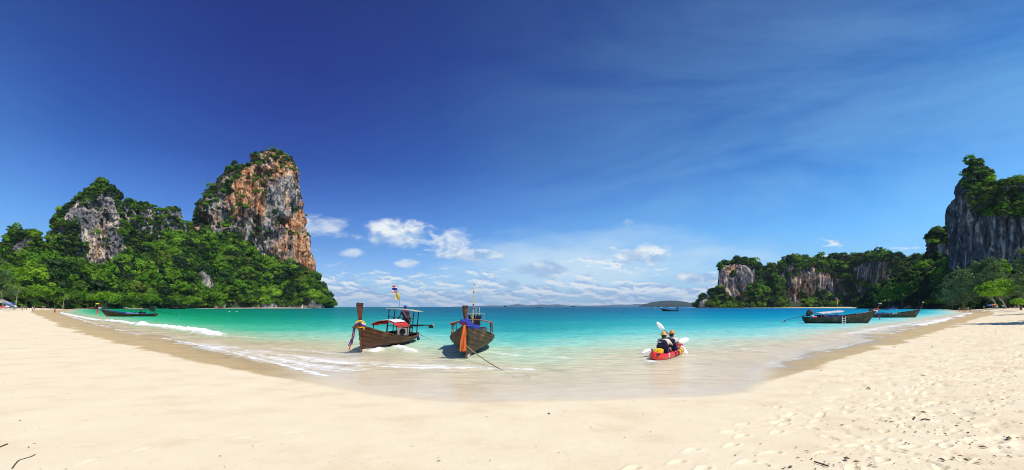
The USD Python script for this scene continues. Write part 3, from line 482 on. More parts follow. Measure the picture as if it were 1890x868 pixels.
# rocks along the waterline and breaking through the trees
def boulder(seed, r, flat=.7):
    b = trimesh.creation.icosphere(3, 1.0); v = b.vertices
    v = v * (1 + .9 * (fbm(v * 1.3 + seed, 3, seed)[:, None] - .5) + .45 * (fbm(v * 3.5, 3, seed + 2)[:, None] - .5)); v = v * [1, .85, flat]
    return trimesh.Trimesh(v * r, b.faces)
rng = np.random.default_rng(77)
BOULDERS = [boulder(i, 1.0, .8) for i in range(4)]
rock_shelf = ridge([(405, 560, 716, 16, -1), (430, 559, 728, 18, -1), (455, 561, 740, 18, -1), (480, 557, 750, 18, -1), (500, 559, 762, 18, -1), (530, 556, 776, 20, -1), (556, 558, 786, 20, -1), (580, 553, 794, 20, -1), (592, 557, 802, 18, -1), (599, 567.5, 806, 14, -1)], 51, .5, .6, 260, 40)
tag(obj('sea_cliff', rock_shelf, ROCK_GREY), 'low dark rock shelf at the waterline below the tallest tower', 'rock')
o = thing('rock_outcrop', 'pale grey bare rock outcrop among trees on the left slope', 'rock', at(371, 545, 705)); obj('boulder', trimesh.Trimesh(BOULDERS[0].vertices * [15, 9, 24] @ trimesh.transformations.rotation_matrix(.5, (0, 1, 0))[:3, :3].T + [0, 0, 10], BOULDERS[0].faces), ROCK_GREY, o, True)

# the headland across the bay, right of the middle
H_TOPS = [(1297, 563, 1000, 40, -1), (1301, 545, 1000, 60, -1), (1312, 540, 1000, 90, -1), (1323, 541, 1000, 110, -1), (1326, 502, 1000, 120, -1), (1334, 495, 1000, 125, -1), (1345, 497, 1000, 130, -1), (1356, 490, 1000, 130, -1), (1374, 487, 1000, 130, -1), (1389, 490, 1000, 130, -1), (1396, 495, 1000, 130, -1), (1406, 503, 1000, 130, -1), (1413, 497, 1000, 130, -1), (1424, 494, 1000, 130, -1),
          (1434, 498, 1000, 130, -1), (1444, 484, 1000, 130, -1), (1456, 479, 1000, 130, -1), (1470, 482, 1000, 130, -1), (1488, 480, 1000, 130, -1), (1497, 488, 1000, 130, -1), (1506, 480, 1000, 130, -1), (1528, 484, 1000, 130, -1), (1536, 476, 1000, 130, -1), (1550, 474, 1000, 130, -1), (1566, 481, 990, 130, -1), (1580, 476, 980, 130, -1), (1594, 477, 960, 130, -1), (1608, 470, 940, 130, -1), (1622, 470, 920, 130, -1),
          (1636, 474, 900, 130, -1), (1652, 478, 880, 130, -1), (1676, 484, 850, 130, -1), (1694, 482, 830, 130, -1), (1712, 474, 800, 130, -1), (1740, 476, 780, 130, -1), (1780, 490, 760, 130, -1)]; H_TOPS = [(a, b + (4 if a > 1400 else -3 if a > 1324 else 2), c, d, e) for a, b, c, d, e in H_TOPS]
hd = ridge(H_TOPS, 61, 1.25, .84, 700, 130)
HD = thing('wooded_headland', 'long green headland with pale bare cliffs, across the bay right of the open sea', 'cliff')
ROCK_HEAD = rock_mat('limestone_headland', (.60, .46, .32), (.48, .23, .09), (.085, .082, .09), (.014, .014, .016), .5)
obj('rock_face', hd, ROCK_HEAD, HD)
H_ROCK = [[(1324, 500), (1340, 493), (1365, 492), (1390, 494), (1392, 518), (1376, 530), (1372, 546), (1350, 546), (1324, 542)], [(1474, 504), (1502, 500), (1503, 540), (1496, 553), (1482, 542)], [(1450, 519), (1469, 519), (1467, 531), (1451, 528)], [(1507, 509), (1546, 507), (1550, 540), (1522, 548), (1507, 530)],
          [(1579, 502), (1598, 487), (1640, 489), (1649, 520), (1626, 546), (1592, 546), (1580, 522)], [(1448, 548), (1470, 545), (1484, 566), (1452, 566)], [(1290, 548), (1306, 542), (1312, 566), (1290, 566)], [(1655, 505), (1662, 505), (1664, 518), (1655, 518)]]
H_ROCK = [list(Polygon(p_).buffer(4).exterior.coords) for p_ in H_ROCK]
plant(hd, HD, 'forest', 9, 6200, 4.6, lambda p, px, n: (p[:, 1] < p[:, 1].min() + 1e9) & (p[:, 2] > 1) & ((n[:, 1] < .3)) & ~(inside(H_ROCK, px) & (fbm(p / 15, 3, 9) < .66)) & ~((n[:, 2] < .25) & (fbm(p * [1, 1, .45] / 28, 3, 19) > .60)), sink=.42, dark=.42, bright=.06)
HF = [(1296, 565, 985, 1000, -.5), (1306, 560, 980, 1005, 0), (1330, 553, 975, 1010, 0), (1380, 556, 975, 1010, 0), (1440, 557, 970, 1010, 0), (1500, 560, 970, 1005, 0), (1560, 558, 960, 1000, 0), (1610, 554, 910, 960, 0), (1650, 550, 860, 920, 0), (1700, 548, 800, 860, 0)]
hf = slope(HF, 71, 160, 20)
HFX = thing('shore_woods', 'strip of woodland along the foot of the headland across the bay', 'woodland')
obj('slope_ground', hf, SOIL, HFX)
HF_ROCK = [[(1450, 540), (1472, 545), (1484, 567), (1452, 567)], [(1478, 535), (1504, 535), (1500, 556), (1482, 552)], [(1510, 520), (1550, 520), (1548, 549), (1512, 549)]]
plant(hf, HFX, 'forest', 10, 1100, 6.5, lambda p, px, n: (p[:, 2] > .5) & ~inside(HF_ROCK, px), sink=.35, bright=.25, dark=.2)

# the big cliff on the right, its smaller buttress and the shaded slope beneath
C_ROWS = [(312, 1793, 1799), (316, 1789, 1806), (322, 1786, 1812), (332, 1782, 1820), (344, 1778, 1829), (354, 1775, 1836), (362, 1774, 1842), (365, 1774, 2080), (372, 1773, 2130), (378, 1764, 2140), (386, 1757, 2150), (400, 1756, 2160), (440, 1758, 2170), (480, 1760, 2180), (572, 1764, 2190)]
cl = tower(C_ROWS, 450, .5, 81, .62, 560, 240, 3.4, 1700, .35)
CL = thing('limestone_cliff', 'towering grey limestone cliff with vertical streaks and a green crown at the right edge', 'cliff')
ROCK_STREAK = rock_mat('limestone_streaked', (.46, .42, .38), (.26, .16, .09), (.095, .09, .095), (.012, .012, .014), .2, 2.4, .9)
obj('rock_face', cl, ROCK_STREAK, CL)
C_GREEN = [[(1770, 322), (1780, 290), (1800, 280), (1900, 315), (2300, 300), (2300, 400), (1895, 402), (1860, 400), (1825, 398), (1800, 400), (1790, 380), (1786, 350), (1776, 340)]]
plant(cl, CL, 'bushes', 12, 2600, 2.5, lambda p, px, n: (n[:, 1] < .4) & inside(C_GREEN, px), sink=.62, dark=.15, bright=.1)
D_ROWS = [(428, 1730, 1746), (433, 1718, 1756), (442, 1711, 1762), (460, 1709, 1766), (485, 1712, 1770), (520, 1708, 1780), (572, 1700, 1790)]
db = tower(D_ROWS, 520, .8, 91, .8, 160, 120)
DB = thing('limestone_buttress', 'small dark buttress leaning against the left side of the towering right cliff', 'cliff')
obj('rock_face', db, ROCK_STREAK, DB)
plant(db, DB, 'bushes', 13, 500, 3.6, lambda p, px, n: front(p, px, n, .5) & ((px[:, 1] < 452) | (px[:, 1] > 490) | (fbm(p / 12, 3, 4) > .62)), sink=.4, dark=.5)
EW = [(1632, 560, 505, 520, 0), (1645, 535, 490, 525, 0), (1662, 521, 482, 530, .3), (1682, 503, 478, 520, .5), (1705, 494, 470, 510, .8), (1730, 494, 450, 500, 1.5), (1748, 497, 425, 480, 2.5), (1770, 503, 400, 430, 2.6), (1800, 512, 372, 412, 2.6), (1850, 515, 345, 405, 2.6), (1900, 512, 320, 395, 2.6), (2000, 505, 290, 370, 2.6), (2150, 500, 250, 340, 2.6)]
ew = slope(EW, 101, 200, 30)
EWX = thing('shaded_slope', 'dark shaded wooded slope at the foot of the towering right cliff', 'hillside')
obj('slope_ground', ew, SOIL, EWX)
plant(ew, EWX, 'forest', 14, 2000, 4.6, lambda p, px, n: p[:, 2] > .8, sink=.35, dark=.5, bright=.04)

# ------------------------------------------------------------------ boats
def box(x, y, z, c=(0, 0, 0), rx=0.0, ry=0.0, rz=0.0, bevel=.0):
    if bevel:
        h = np.array([x, y, z]) / 2 - bevel; pts = np.array([[sx * h[0], sy * h[1], sz * h[2]] for sx in (-1, 1) for sy in (-1, 1) for sz in (-1, 1)])
        b = trimesh.convex.convex_hull(np.vstack([pts + np.eye(3)[k] * s * bevel for k in range(3) for s in (-1, 1)]))
    else: b = trimesh.creation.box((x, y, z))
    b.apply_transform(trimesh.transformations.euler_matrix(rx, ry, rz)); b.apply_translation(c); return b
def cat(*ms): return trimesh.util.concatenate([m for m in ms])
def tube(pts, r, sides=8, cap=True):
    p = np.asarray(pts, float); r = np.broadcast_to(r, (len(p),)).astype(float)
    t = np.gradient(p, axis=0); t /= np.linalg.norm(t, axis=1, keepdims=True) + 1e-12
    ref = np.array([0, 0, 1.0]) if abs(t[:, 2]).mean() < .8 else np.array([1.0, 0, 0])
    a = np.cross(t, ref); a /= np.linalg.norm(a, axis=1, keepdims=True) + 1e-12; b = np.cross(t, a); g = np.arange(sides) * 2 * np.pi / sides
    v = (p[:, None] + r[:, None, None] * (np.cos(g)[None, :, None] * a[:, None] + np.sin(g)[None, :, None] * b[:, None])).reshape(-1, 3)
    i, j = np.meshgrid(np.arange(len(p) - 1), np.arange(sides), indexing='ij'); k, l = i * sides + j, i * sides + (j + 1) % sides
    f = np.stack([k, l, l + sides, k + sides], -1).reshape(-1, 4); f = np.vstack([f[:, [0, 1, 2]], f[:, [0, 2, 3]]])
    n = len(v); v = np.vstack([v, p[:1], p[-1:]]); s = np.arange(sides); e = (len(p) - 1) * sides
    f = np.vstack([f, np.stack([np.full(sides, n), (s + 1) % sides, s], 1), np.stack([np.full(sides, n + 1), e + s, e + (s + 1) % sides], 1)])
    return trimesh.Trimesh(v, f, process=False)
def sheet(top, thick, closed=False):
    """a grid of points (n, m, 3) given thickness along its own normals"""
    g = np.asarray(top, float); du, dv = np.gradient(g, axis=0), np.gradient(g, axis=1); nn = np.cross(du, dv); nn /= np.linalg.norm(nn, axis=2, keepdims=True) + 1e-12
    n, m = g.shape[:2]; lo = g - nn * thick; v = np.vstack([g.reshape(-1, 3), lo.reshape(-1, 3)]); o = n * m
    i, j = np.meshgrid(np.arange(n - 1), np.arange(m - 1), indexing='ij'); k = (i * m + j).reshape(-1)
    q = np.stack([k, k + m, k + m + 1, k + 1], 1); f = [q, q[:, ::-1] + o]
    ring = [(a, 0) for a in range(n)] + [(n - 1, b) for b in range(1, m)] + [(a, m - 1) for a in range(n - 2, -1, -1)] + [(0, b) for b in range(m - 2, 0, -1)]
    e = np.array([a * m + b for a, b in ring]); e2 = np.roll(e, -1); f.append(np.stack([e, e + o, e2 + o, e2], 1)); f = np.vstack(f)
    return trimesh.Trimesh(v, np.vstack([f[:, [0, 1, 2]], f[:, [0, 2, 3]]]), process=False)
def ribbon(pts, width, thick=.012, twist=0.0, wave=.02, side=(0, 1, 0), seed=0):
    p = spline(np.asarray(pts, float), 8); n = len(p); s = np.linspace(0, 1, n); w = np.linspace(-.5, .5, 5); sd = np.asarray(side, float)
    fw = np.cross(sd, [0, 0, 1.0]); wd = np.broadcast_to(width, (n,)) if np.ndim(width) == 0 else np.interp(s, np.linspace(0, 1, len(width)), width)
    g = np.stack([p + (sd * np.cos(twist * s)[:, None] + fw * np.sin(twist * s)[:, None]) * (a * wd)[:, None] + fw * (wave * np.sin(9 * a + 5 * s + seed) * s)[:, None] for a in w], 1)
    return sheet(g, thick)

def wood(name, a, b, c, rough=.65, along=0):
    """weathered timber: grain along the boat, paler worn patches"""
    st = [(.55, 6, 14), (6, 6, .6)][along]
    N = {'t': ('texture_coordinate', {}), 'm': ('mapping', {'scale': st}), 'n': ('noise_texture', {'scale': 2.2, 'detail': 8.0, 'roughness': .65, 'distortion': .3}), 'n2': ('noise_texture', {'scale': 1.7, 'detail': 5.0, 'roughness': .65}),
         'r': ('rgb_ramp', {'ramp': [(.32, a), (.52, b), (.75, tuple(np.array(b) * 1.35))]}), 'w': ('map_range', {'from_min': .50, 'from_max': .66, 'to_max': .8, 'clamp': True}), 'mx': ('mix', {'color2': c}),
         'b': ('bump', {'strength': .5, 'distance': .02}), 'p': ('principled_bsdf', {'roughness': rough, 'specular_ior_level': .3})}
    L = [('t.object', 'm.vector'), ('m.vector', 'n.vector'), ('t.object', 'n2.vector'), ('n.fac', 'r.fac'), ('n2.fac', 'w.value'), ('w.result', 'mx.fac'), ('r.color', 'mx.color1'), ('mx.color', 'p.base_color'), ('n.fac', 'b.height'), ('b.normal', 'p.normal')]
    return usdkit.material(stage, f'/World/Looks/{name}', N, L, surface='p.BSDF')
W_RED = wood('wood_redbrown', (.014, .005, .002), (.095, .030, .010), (.22, .105, .038))
W_BROWN = wood('wood_brown', (.012, .006, .003), (.075, .037, .014), (.21, .125, .055))
W_OLIVE = wood('wood_olive', (.008, .007, .004), (.032, .028, .016), (.10, .09, .05))
W_POST = wood('wood_post', (.030, .010, .006), (.13, .045, .022), (.20, .085, .05), .55, 1)
W_DARK = wood('wood_dark', (.010, .007, .005), (.040, .026, .017), (.075, .05, .03))
W_PALE = wood('wood_pale', (.16, .12, .08), (.30, .24, .17), (.42, .36, .28))
STEEL = pm('dark_steel', (.035, .034, .033), .45, .4, 12, metallic=.6); GREASE = pm('engine_black', (.018, .017, .017), .4, .4, 9, bump=.2)
WHITE = pm('white_paint', (.74, .73, .70), .5, .12, 4); RUST = pm('rust_brown', (.12, .05, .03), .8, .4, 9); ROPE = pm('rope_straw', (.36, .27, .15), .9, .3, 40, bump=.4)
RED_CLOTH = pm('cloth_red', (.55, .035, .03), .85, .2, 5, bump=.3); WHITE_CLOTH = pm('cloth_white', (.72, .68, .66), .85, .15, 5, bump=.3); ORANGE_CLOTH = pm('cloth_orange', (.75, .16, .03), .8, .2, 8, bump=.3)
BLUE_CLOTH = pm('cloth_blue', (.035, .05, .33), .8, .25, 8, bump=.3); YELLOW_CLOTH = pm('cloth_yellow', (.75, .50, .03), .8, .15, 6); PINK_CLOTH = pm('cloth_pink', (.68, .05, .16), .8, .15, 6)
TARP = pm('tarpaulin_blue', (.018, .02, .12), .6, .4, 3, bump=.6, dist=.06); TARP_PALE = pm('tarpaulin_pale', (.12, .22, .48), .6, .5, 3, bump=.6, dist=.06, col2=(.30, .38, .52))
PINKWHITE = pm('awning_pinkwhite', (.66, .55, .62), .8, .15, 3, bump=.2); BLUE_PAINT = pm('paint_blue', (.03, .12, .42), .5, .3, 4); CYAN_PAINT = pm('paint_cyan', (.02, .30, .42), .5, .3, 4)
BUOY = pm('buoy_red', (.62, .04, .025), .5, .15, 4); CREAM = pm('cream_box', (.50, .46, .36), .6, .2, 4); GRASSROPE = pm('rope_white', (.62, .58, .50), .9, .2, 30)

def mgrid(x, y, z):
    X, Y = np.meshgrid(x, y, indexing='ij'); return np.stack([X, Y, np.broadcast_to(z, X.shape)], -1)
class Hull:
    def __init__(s, L, beam, bow, stern, rake=.62, n=44, fine=1.0):
        s.L, s.rake, s.bow = L, rake, bow
        t = s.t = np.linspace(0, 1, n)
        s.w = beam / 2 * spl(t, [0, .15, .36, .55, .7, .82, .92, 1], [.60, .86, 1, .95, .78, .52, .26, .045])
        s.s = stern * spl(t, [0, .2, .45, .65, .8, .92, 1], [1.1, .98, 1.0, 1.12, 1.22, 1.2, 1.1]) + (bow - stern * 1.1) * spl(t, [0, .45, .65, .8, .92, 1], [0, .0, .13, .36, .70, 1])
        s.k = spl(t, [0, .12, .3, .7, 1], [.16, .05, 0, 0, .0])
    def at(s, i, u, off=0.0):
        """a point on the port side: station i, u from keel to rail"""
        e = 1.9 - .75 * smooth01(s.t[i], .72, 1.0)
        y = s.w[i] * (1 - (1 - u) ** e); z = s.k[i] + (s.s[i] - s.k[i]) * u ** 1.12
        x = s.L * (s.t[i] - .5) + s.rake * z * smooth01(s.t[i], .55, 1.0)
        return np.stack(np.broadcast_arrays(x, y + off, z), -1)
    def side(s, sg, u, off=0.0):
        i = np.arange(len(s.t)); p = s.at(i[:, None], np.asarray(u)[None], off); return p * [1, sg, 1]
    def rail(s, t): return np.array([np.interp(t, s.t, s.at(np.arange(len(s.t)), 1.0)[:, k]) for k in range(3)])
def spl(t, a, b):
    from scipy.interpolate import PchipInterpolator
    return PchipInterpolator(a, b)(t)

def longtail(name, label, loc, rot, L, beam, bow, stern, wood_mat, post=1.05, post_w=.28, rake=.62, planks=0, tilt=(0, 0), group=None, stripe=None, post_mat=None, post_rake=None, rail_mat=None, draft=.12, cap=True):
    T = thing(name, label, 'boat', (loc[0], loc[1], loc[2] - draft), rot, group, tilt)
    H = Hull(L, beam, bow, stern, rake)
    n = len(H.t); us = np.linspace(0, 1, 9)
    shell = []
    for sg in (-1, 1):
        g = H.side(sg, us, -.012); shell.append(sheet(g if sg > 0 else g[:, ::-1], .03))
    tr = np.vstack([H.side(-1, us[::-1], -.012)[0], H.side(1, us, -.012)[0]]); g = np.stack([tr + [-.02, 0, 0], np.column_stack([tr[:, 0] - .02, np.zeros(len(tr)), tr[:, 2]])], 0)
    shell.append(sheet(g, .04)); shell = cat(*shell)
    obj('hull', shell, W_DARK if planks else wood_mat, T, 40)
    if planks:
        for sg in (-1, 1):
            for k in range(planks):
                u = np.array([k, k + .5, k + 1]) / planks; g = H.side(sg, u); g = g + np.array([.030, .018, .006])[None, :, None] * np.array([0, sg, -.25])
                obj('plank', sheet(g if sg > 0 else g[:, ::-1], .022), wood_mat, T, 40)
    i = np.arange(n)
    for sg in (-1, 1):
        r = H.at(i, 1.0) * [1, sg, 1]; g = np.stack([r + np.array([0, sg * .05, .035]), r + np.array([0, sg * -.06, .035])], 1)
        obj('gunwale', sheet(g if sg < 0 else g[:, ::-1], .07), rail_mat or wood_mat, T)
    # floor boards and thwarts
    fl = H.at(i[2:-9], .52); g = np.stack([fl * [1, a, 1] - [0, 0, .0] for a in (-.92, -.3, .3, .92)], 1); obj('floor', sheet(g[:, ::-1], .02), W_DARK, T)
    for t in (.22, .36, .5, .64, .76):
        p = H.rail(t); obj('thwart', box(.22, p[1] * 1.9, .035, (p[0], 0, p[2] - .12)), W_BROWN, T)
    fd = np.where(H.t > .80)[0]; r = H.at(fd, 1.0); g = np.stack([r * [1, a, 1] + [0, 0, .03 * (1 - a * a)] for a in (-1, -.5, 0, .5, 1)], 1); obj('foredeck', sheet(g[:, ::-1], .03), wood_mat, T)
    # stem timber and the tall post
    zs = np.linspace(0, bow, 7); x0 = L * .5; stem = [np.array([x0 + rake * z, 0, z]) for z in zs]
    pr = rake if post_rake is None else post_rake
    top = stem[-1] + np.array([pr * post, 0, post]); pts = stem + [stem[-1] + np.array([pr * a, 0, a]) * post for a in (.2, .45, .7, .88, 1.0)]
    wd = np.concatenate([np.linspace(.07, .12, 7), [.13, .62 * post_w, .82 * post_w, .97 * post_w, post_w]]); dp = np.concatenate([np.linspace(.16, .19, 7), [.17, .16, .18, .22, .24]])
    rings = []
    for p, a, d in zip(pts, wd, dp):
        fw = np.array([1, 0, -.55]); fw /= np.linalg.norm(fw)
        rings.append([p + fw * d * .55, p + np.array([0, a / 2, 0]) - fw * .0, p + np.array([0, a / 2, 0]) - fw * d * .5, p - np.array([0, a / 2, 0]) - fw * d * .5, p - np.array([0, a / 2, 0])])
    rings = np.array(rings); m = 5; v = rings.reshape(-1, 3); q = []
    for a in range(len(rings) - 1):
        for b in range(m): q.append([a * m + b, a * m + (b + 1) % m, (a + 1) * m + (b + 1) % m, (a + 1) * m + b])
    q = np.array(q); f = np.vstack([q[:, [0, 1, 2]], q[:, [0, 2, 3]]]); e = (len(rings) - 1) * m; f = np.vstack([f, [[e, e + 1, e + 2], [e, e + 2, e + 3], [e, e + 3, e + 4], [0, 2, 1], [0, 3, 2], [0, 4, 3]]])
    sp = obj('stem_post', trimesh.Trimesh(v, f, process=False), post_mat or W_POST, T)
    if cap:
        c = rings[-1] + np.array([pr, 0, 1]) * .006; c2 = c + np.array([pr, 0, 1]) * .03; ctr = c.mean(0)
        obj('end_grain', trimesh.convex.convex_hull(np.vstack([ctr + (c - ctr) * 1.03, ctr + (c2 - ctr) * 1.0])), W_DARK, sp)
    if stripe:
        for sg in (-1, 1):
            g = H.side(sg, np.array([.05, .16]))[int(n * stripe[0]):] + np.array([.012, sg * .034, -.01]); obj('keel_stripe', sheet(g if sg > 0 else g[:, ::-1], .012), WHITE, T)
    return T, H, stem[-1], top

def canopy(T, x0, x1, half, z0, z1, mat, camber=.14, foot=None, poles=(), edge=None, pole_mat=STEEL, sag=.03, name='canopy', seed=1):
    xs, ys = np.linspace(x0, x1, 17), np.linspace(-half, half, 11); X, Y = np.meshgrid(xs, ys, indexing='ij'); s = (X - x0) / (x1 - x0)
    Z = z0 + (z1 - z0) * s + camber * (1 - (Y / half) ** 2) - sag * (np.sin(s * np.pi * 4) ** 2) + .02 * (noise(np.stack([X * 3, Y * 3, X * 0], -1), seed) - .5)
    g = np.stack([X, Y, Z], -1); c = obj(name, sheet(g[:, ::-1] if False else g, .02), mat, T, 40)
    if edge is not None:
        for sg in (-1, 1):
            k = 0 if sg < 0 else -1; p = g[:, k]; drop = .07 + .05 * noise(np.stack([xs * 4, xs * 0, xs * 0], -1), seed + 3)
            e = np.stack([p + [0, sg * .02, .03], p + np.column_stack([xs * 0, xs * 0 + sg * .035, -drop])], 1); obj('valance', sheet(e if sg < 0 else e[:, ::-1], .012), edge, c, 40)
    for px in poles:
        s0 = (px - x0) / (x1 - x0); zt = z0 + (z1 - z0) * s0
        for sg in (-1, 1): obj('canopy_pole', tube([[px, sg * half * .96, foot], [px, sg * half * .96, zt + .02]], .022, 6), pole_mat, T)
    return c
def engine(T, base, shaft_to, mat=GREASE, big=1.0, tail_mat=STEEL, prop=True):
    """a car engine on a swivel with its long propeller shaft"""
    b = np.asarray(base, float); d = np.asarray(shaft_to, float) - b; L = np.linalg.norm(d); d /= L
    ez = np.array([0, 0, 1.0]); sd = np.cross(ez, d); sd /= np.linalg.norm(sd); up = np.cross(d, sd); R = np.column_stack([d, sd, up])
    def put(m): return trimesh.Trimesh(m.vertices @ R.T + b, m.faces, process=False)
    k = big
    e = obj('engine', put(cat(box(.62 * k, .34 * k, .34 * k, (-.30 * k, 0, .12 * k), bevel=.03), box(.46 * k, .22 * k, .2 * k, (-.3 * k, .05 * k, .36 * k), bevel=.02), box(.30 * k, .30 * k, .16 * k, (-.28 * k, -.02, -.12 * k), bevel=.02))), mat, T)
    obj('flywheel', put(tube([[-.68 * k, 0, .10 * k], [-.60 * k, 0, .10 * k]], .21 * k, 16)), STEEL, e)
    obj('air_filter', put(tube([[-.32 * k, 0, .46 * k], [-.32 * k, 0, .60 * k]], .13 * k, 12)), mat, e)
    obj('exhaust', put(tube([[-.1 * k, .2 * k, .2 * k], [-.2 * k, .27 * k, .28 * k], [-.6 * k, .28 * k, .45 * k]], .03, 6)), RUST, e)
    obj('steering_bar', put(tube([[-.6 * k, 0, .2 * k], [-1.1 * k, 0, .36 * k], [-1.7 * k, .0, .42 * k]], .024, 6)), STEEL, T)
    obj('swivel_mount', cat(tube([b - [0, 0, .55 * k], b + [0, 0, .05]], .05, 8), box(.22, .30, .05, b - [0, 0, .12 * k])), STEEL, T)
    s = obj('drive_shaft', put(tube([[0, 0, 0], [.8, 0, 0], [.82, 0, 0], [L * .97, 0, -.0], [L, 0, 0]], [.055, .05, .032, .028, .024], 8)), tail_mat, T)
    if prop:
        bl = cat(*[box(.02, .07, .17, (L - .04, .0 + .07 * math.sin(a), .09 * math.cos(a) * 1.0), rx=-a, rz=.5) for a in (0, 2.1, 4.2)], tube([[L - .1, 0, 0], [L + .02, 0, 0]], .035, 8)); obj('propeller', put(bl), CREAM, s)
        obj('skeg', put(box(.26, .012, .16, (L - .2, 0, -.09))), STEEL, s)
def lump(x, y, z, c, seed, rough=.35, sub=3):
    b = trimesh.creation.icosphere(sub); v = b.vertices; q = np.sign(v) * np.abs(v) ** .7
    q = q * (1 + rough * (fbm(v * 2.2 + seed, 3, seed)[:, None] - .5)); q[:, 2] = np.maximum(q[:, 2], -.6); return trimesh.Trimesh(q * [x / 2, y / 2, z / 2] + c, b.faces)
def scarf_ring(p, r, h, seed=0, tilt=.0):
    a = np.linspace(0, 2 * np.pi, 26); pts = np.column_stack([p[0] + r * 1.05 * np.cos(a), p[1] + r * np.sin(a), p[2] + .025 * np.sin(3 * a + seed) + tilt * np.cos(a)]); return tube(pts, h, 7)

# --- the left one of the two boats drawn up in front, its bow on the sand
b1 = on(670, 651.5)
B1, H1, bow1, top1 = longtail('longtail_boat', 'brown longtail boat with red and white canopy and a man standing at its stern', (b1[0] + .02, b1[1] + 4.55, 0.0), -90 - 1.5, 8.9, 2.05, 1.20, .52, W_RED, .90, .28, .48, 6, tilt=(-.6, -5.5), stripe=(.62,), post_rake=.40, draft=.02)
def on_post(bw, tp, f): return bw + (tp - bw) * f
q = on_post(bow1, top1, .06)
for k, (m, dz, r) in enumerate([(YELLOW_CLOTH, .10, .19), (WHITE_CLOTH, .03, .21), (BLUE_CLOTH, -.03, .20), (RED_CLOTH, -.09, .19), (YELLOW_CLOTH, -.14, .18)]):
    obj('bow_scarf', scarf_ring(q + [-.03, 0, dz], r, .034, k, .05), m, B1, True)
obj('bow_garland', cat(*[lump(.16, .16, .13, q + [.2 + .02 * k, .05 - .1 * k, .06 - .1 * k], k) for k in range(3)]), RUST, B1)
for k, (m, dy, ln) in enumerate([(BLUE_CLOTH, -.10, .86), (RED_CLOTH, -.16, 1.12), (BLUE_CLOTH, -.17, .95), (YELLOW_CLOTH, -.07, .6)]):
    p0 = q + [.17, dy, -.02]; obj('sash', ribbon([p0, p0 + [.05, -.03, -.25 * ln], p0 + [.03, -.06, -.6 * ln], p0 + [.06, -.10 - .03 * k, -ln]], [.05, .09, .11, .08], .012, .6, .03, (.5, .8, 0), k), m, B1)
canopy(B1, -1.75, 1.15, .62, 1.16, 1.16, RED_CLOTH, .20, .50, (-1.6, 1.0), edge=RED_CLOTH, seed=4)
obj('canopy_patch', sheet(mgrid(np.linspace(-1.7, .8, 12), np.linspace(-.22, .42, 7), 1.195 + .20 * (1 - (np.linspace(-.22, .42, 7)[None] / .62) ** 2)), .012), WHITE_CLOTH, B1, 40)
# steersman's shelter
for x in (-2.2, -3.5):
    for sg in (-1, 1): obj('shelter_post', tube([[x, sg * .72, .45], [x, sg * .72, 1.92]], .03, 6), STEEL, B1)
obj('shelter_roof', sheet(mgrid(np.linspace(-3.75, -2.0, 7), np.linspace(-.85, .95, 7), 1.93 + .05 * (1 - np.linspace(-1, 1, 7)[None] ** 2)), .035), CREAM, B1)
for x, z in ((-2.2, 1.47), (-2.2, .95), (-3.5, 1.0)): obj('cross_bar', tube([[x, -.72, z], [x, .72, z]], .022, 6), STEEL, B1)
obj('hanging_cloth', tube([[-2.2, -.42, 1.45], [-2.2, -.34, 1.2], [-2.2, -.12, 1.06], [-2.2, .02, 1.06], [-2.2, .12, 1.2], [-2.2, .18, 1.45]], [.05, .07, .085, .085, .07, .05], 7), GREASE, B1, True)
fan = obj('speaker_box', box(.30, .62, .50, (-2.35, .18, .72), bevel=.02), CREAM, B1); obj('round_grille', tube([[-2.19, .18, .70], [-2.17, .18, .70]], .17, 18), GREASE, fan)
engine(B1, (-4.1, .15, .98), (-4.25, 1.6, 1.14), GREASE, .85)
obj('stern_rope', tube([[-4.3, .5, .55], [-4.6, 1.0, .35], [-5.0, 1.7, .1]], .018, 5), ROPE, B1); obj('fender', tube([[-4.2, .62, .5], [-4.25, .72, .2], [-4.2, .70, .02]], [.06, .10, .05], 8), TARP, B1)
fp = np.array([-2.0, -.1, 1.95]); pole = obj('flag_pole', tube([fp, fp + [-.05, -.05, .62], fp + [-.08, -.28, 1.32]], .014, 5), CYAN_PAINT, B1)
def flag(base, along, down, bands, parent, name='flag'):
    tot = sum(h for _, h in bands); z = 0.0
    f = None
    for m, h in bands:
        s = np.linspace(0, 1, 8); y = np.linspace(z, z + h, 3) / tot; z += h
        g = np.array([[base + np.array(along) * a + np.array(down) * b + np.array([.06 * math.sin(5 * a + 2 * b), 0, -.05 * a]) for b in y] for a in s])
        o_ = obj(name if f is None else 'stripe', sheet(g, .008), m, parent if f is None else f)
        f = f or o_
flag(fp + [-.08, -.30, 1.34], (.05, -.30, .02), (0, .12, -.40), [(RED_CLOTH, 1), (WHITE_CLOTH, 1), (BLUE_CLOTH, 2), (WHITE_CLOTH, 1), (RED_CLOTH, 1)], pole)
flag(fp + [-.06, -.14, .93], (.04, -.20, .0), (0, .10, -.36), [(YELLOW_CLOTH, 1)], pole)

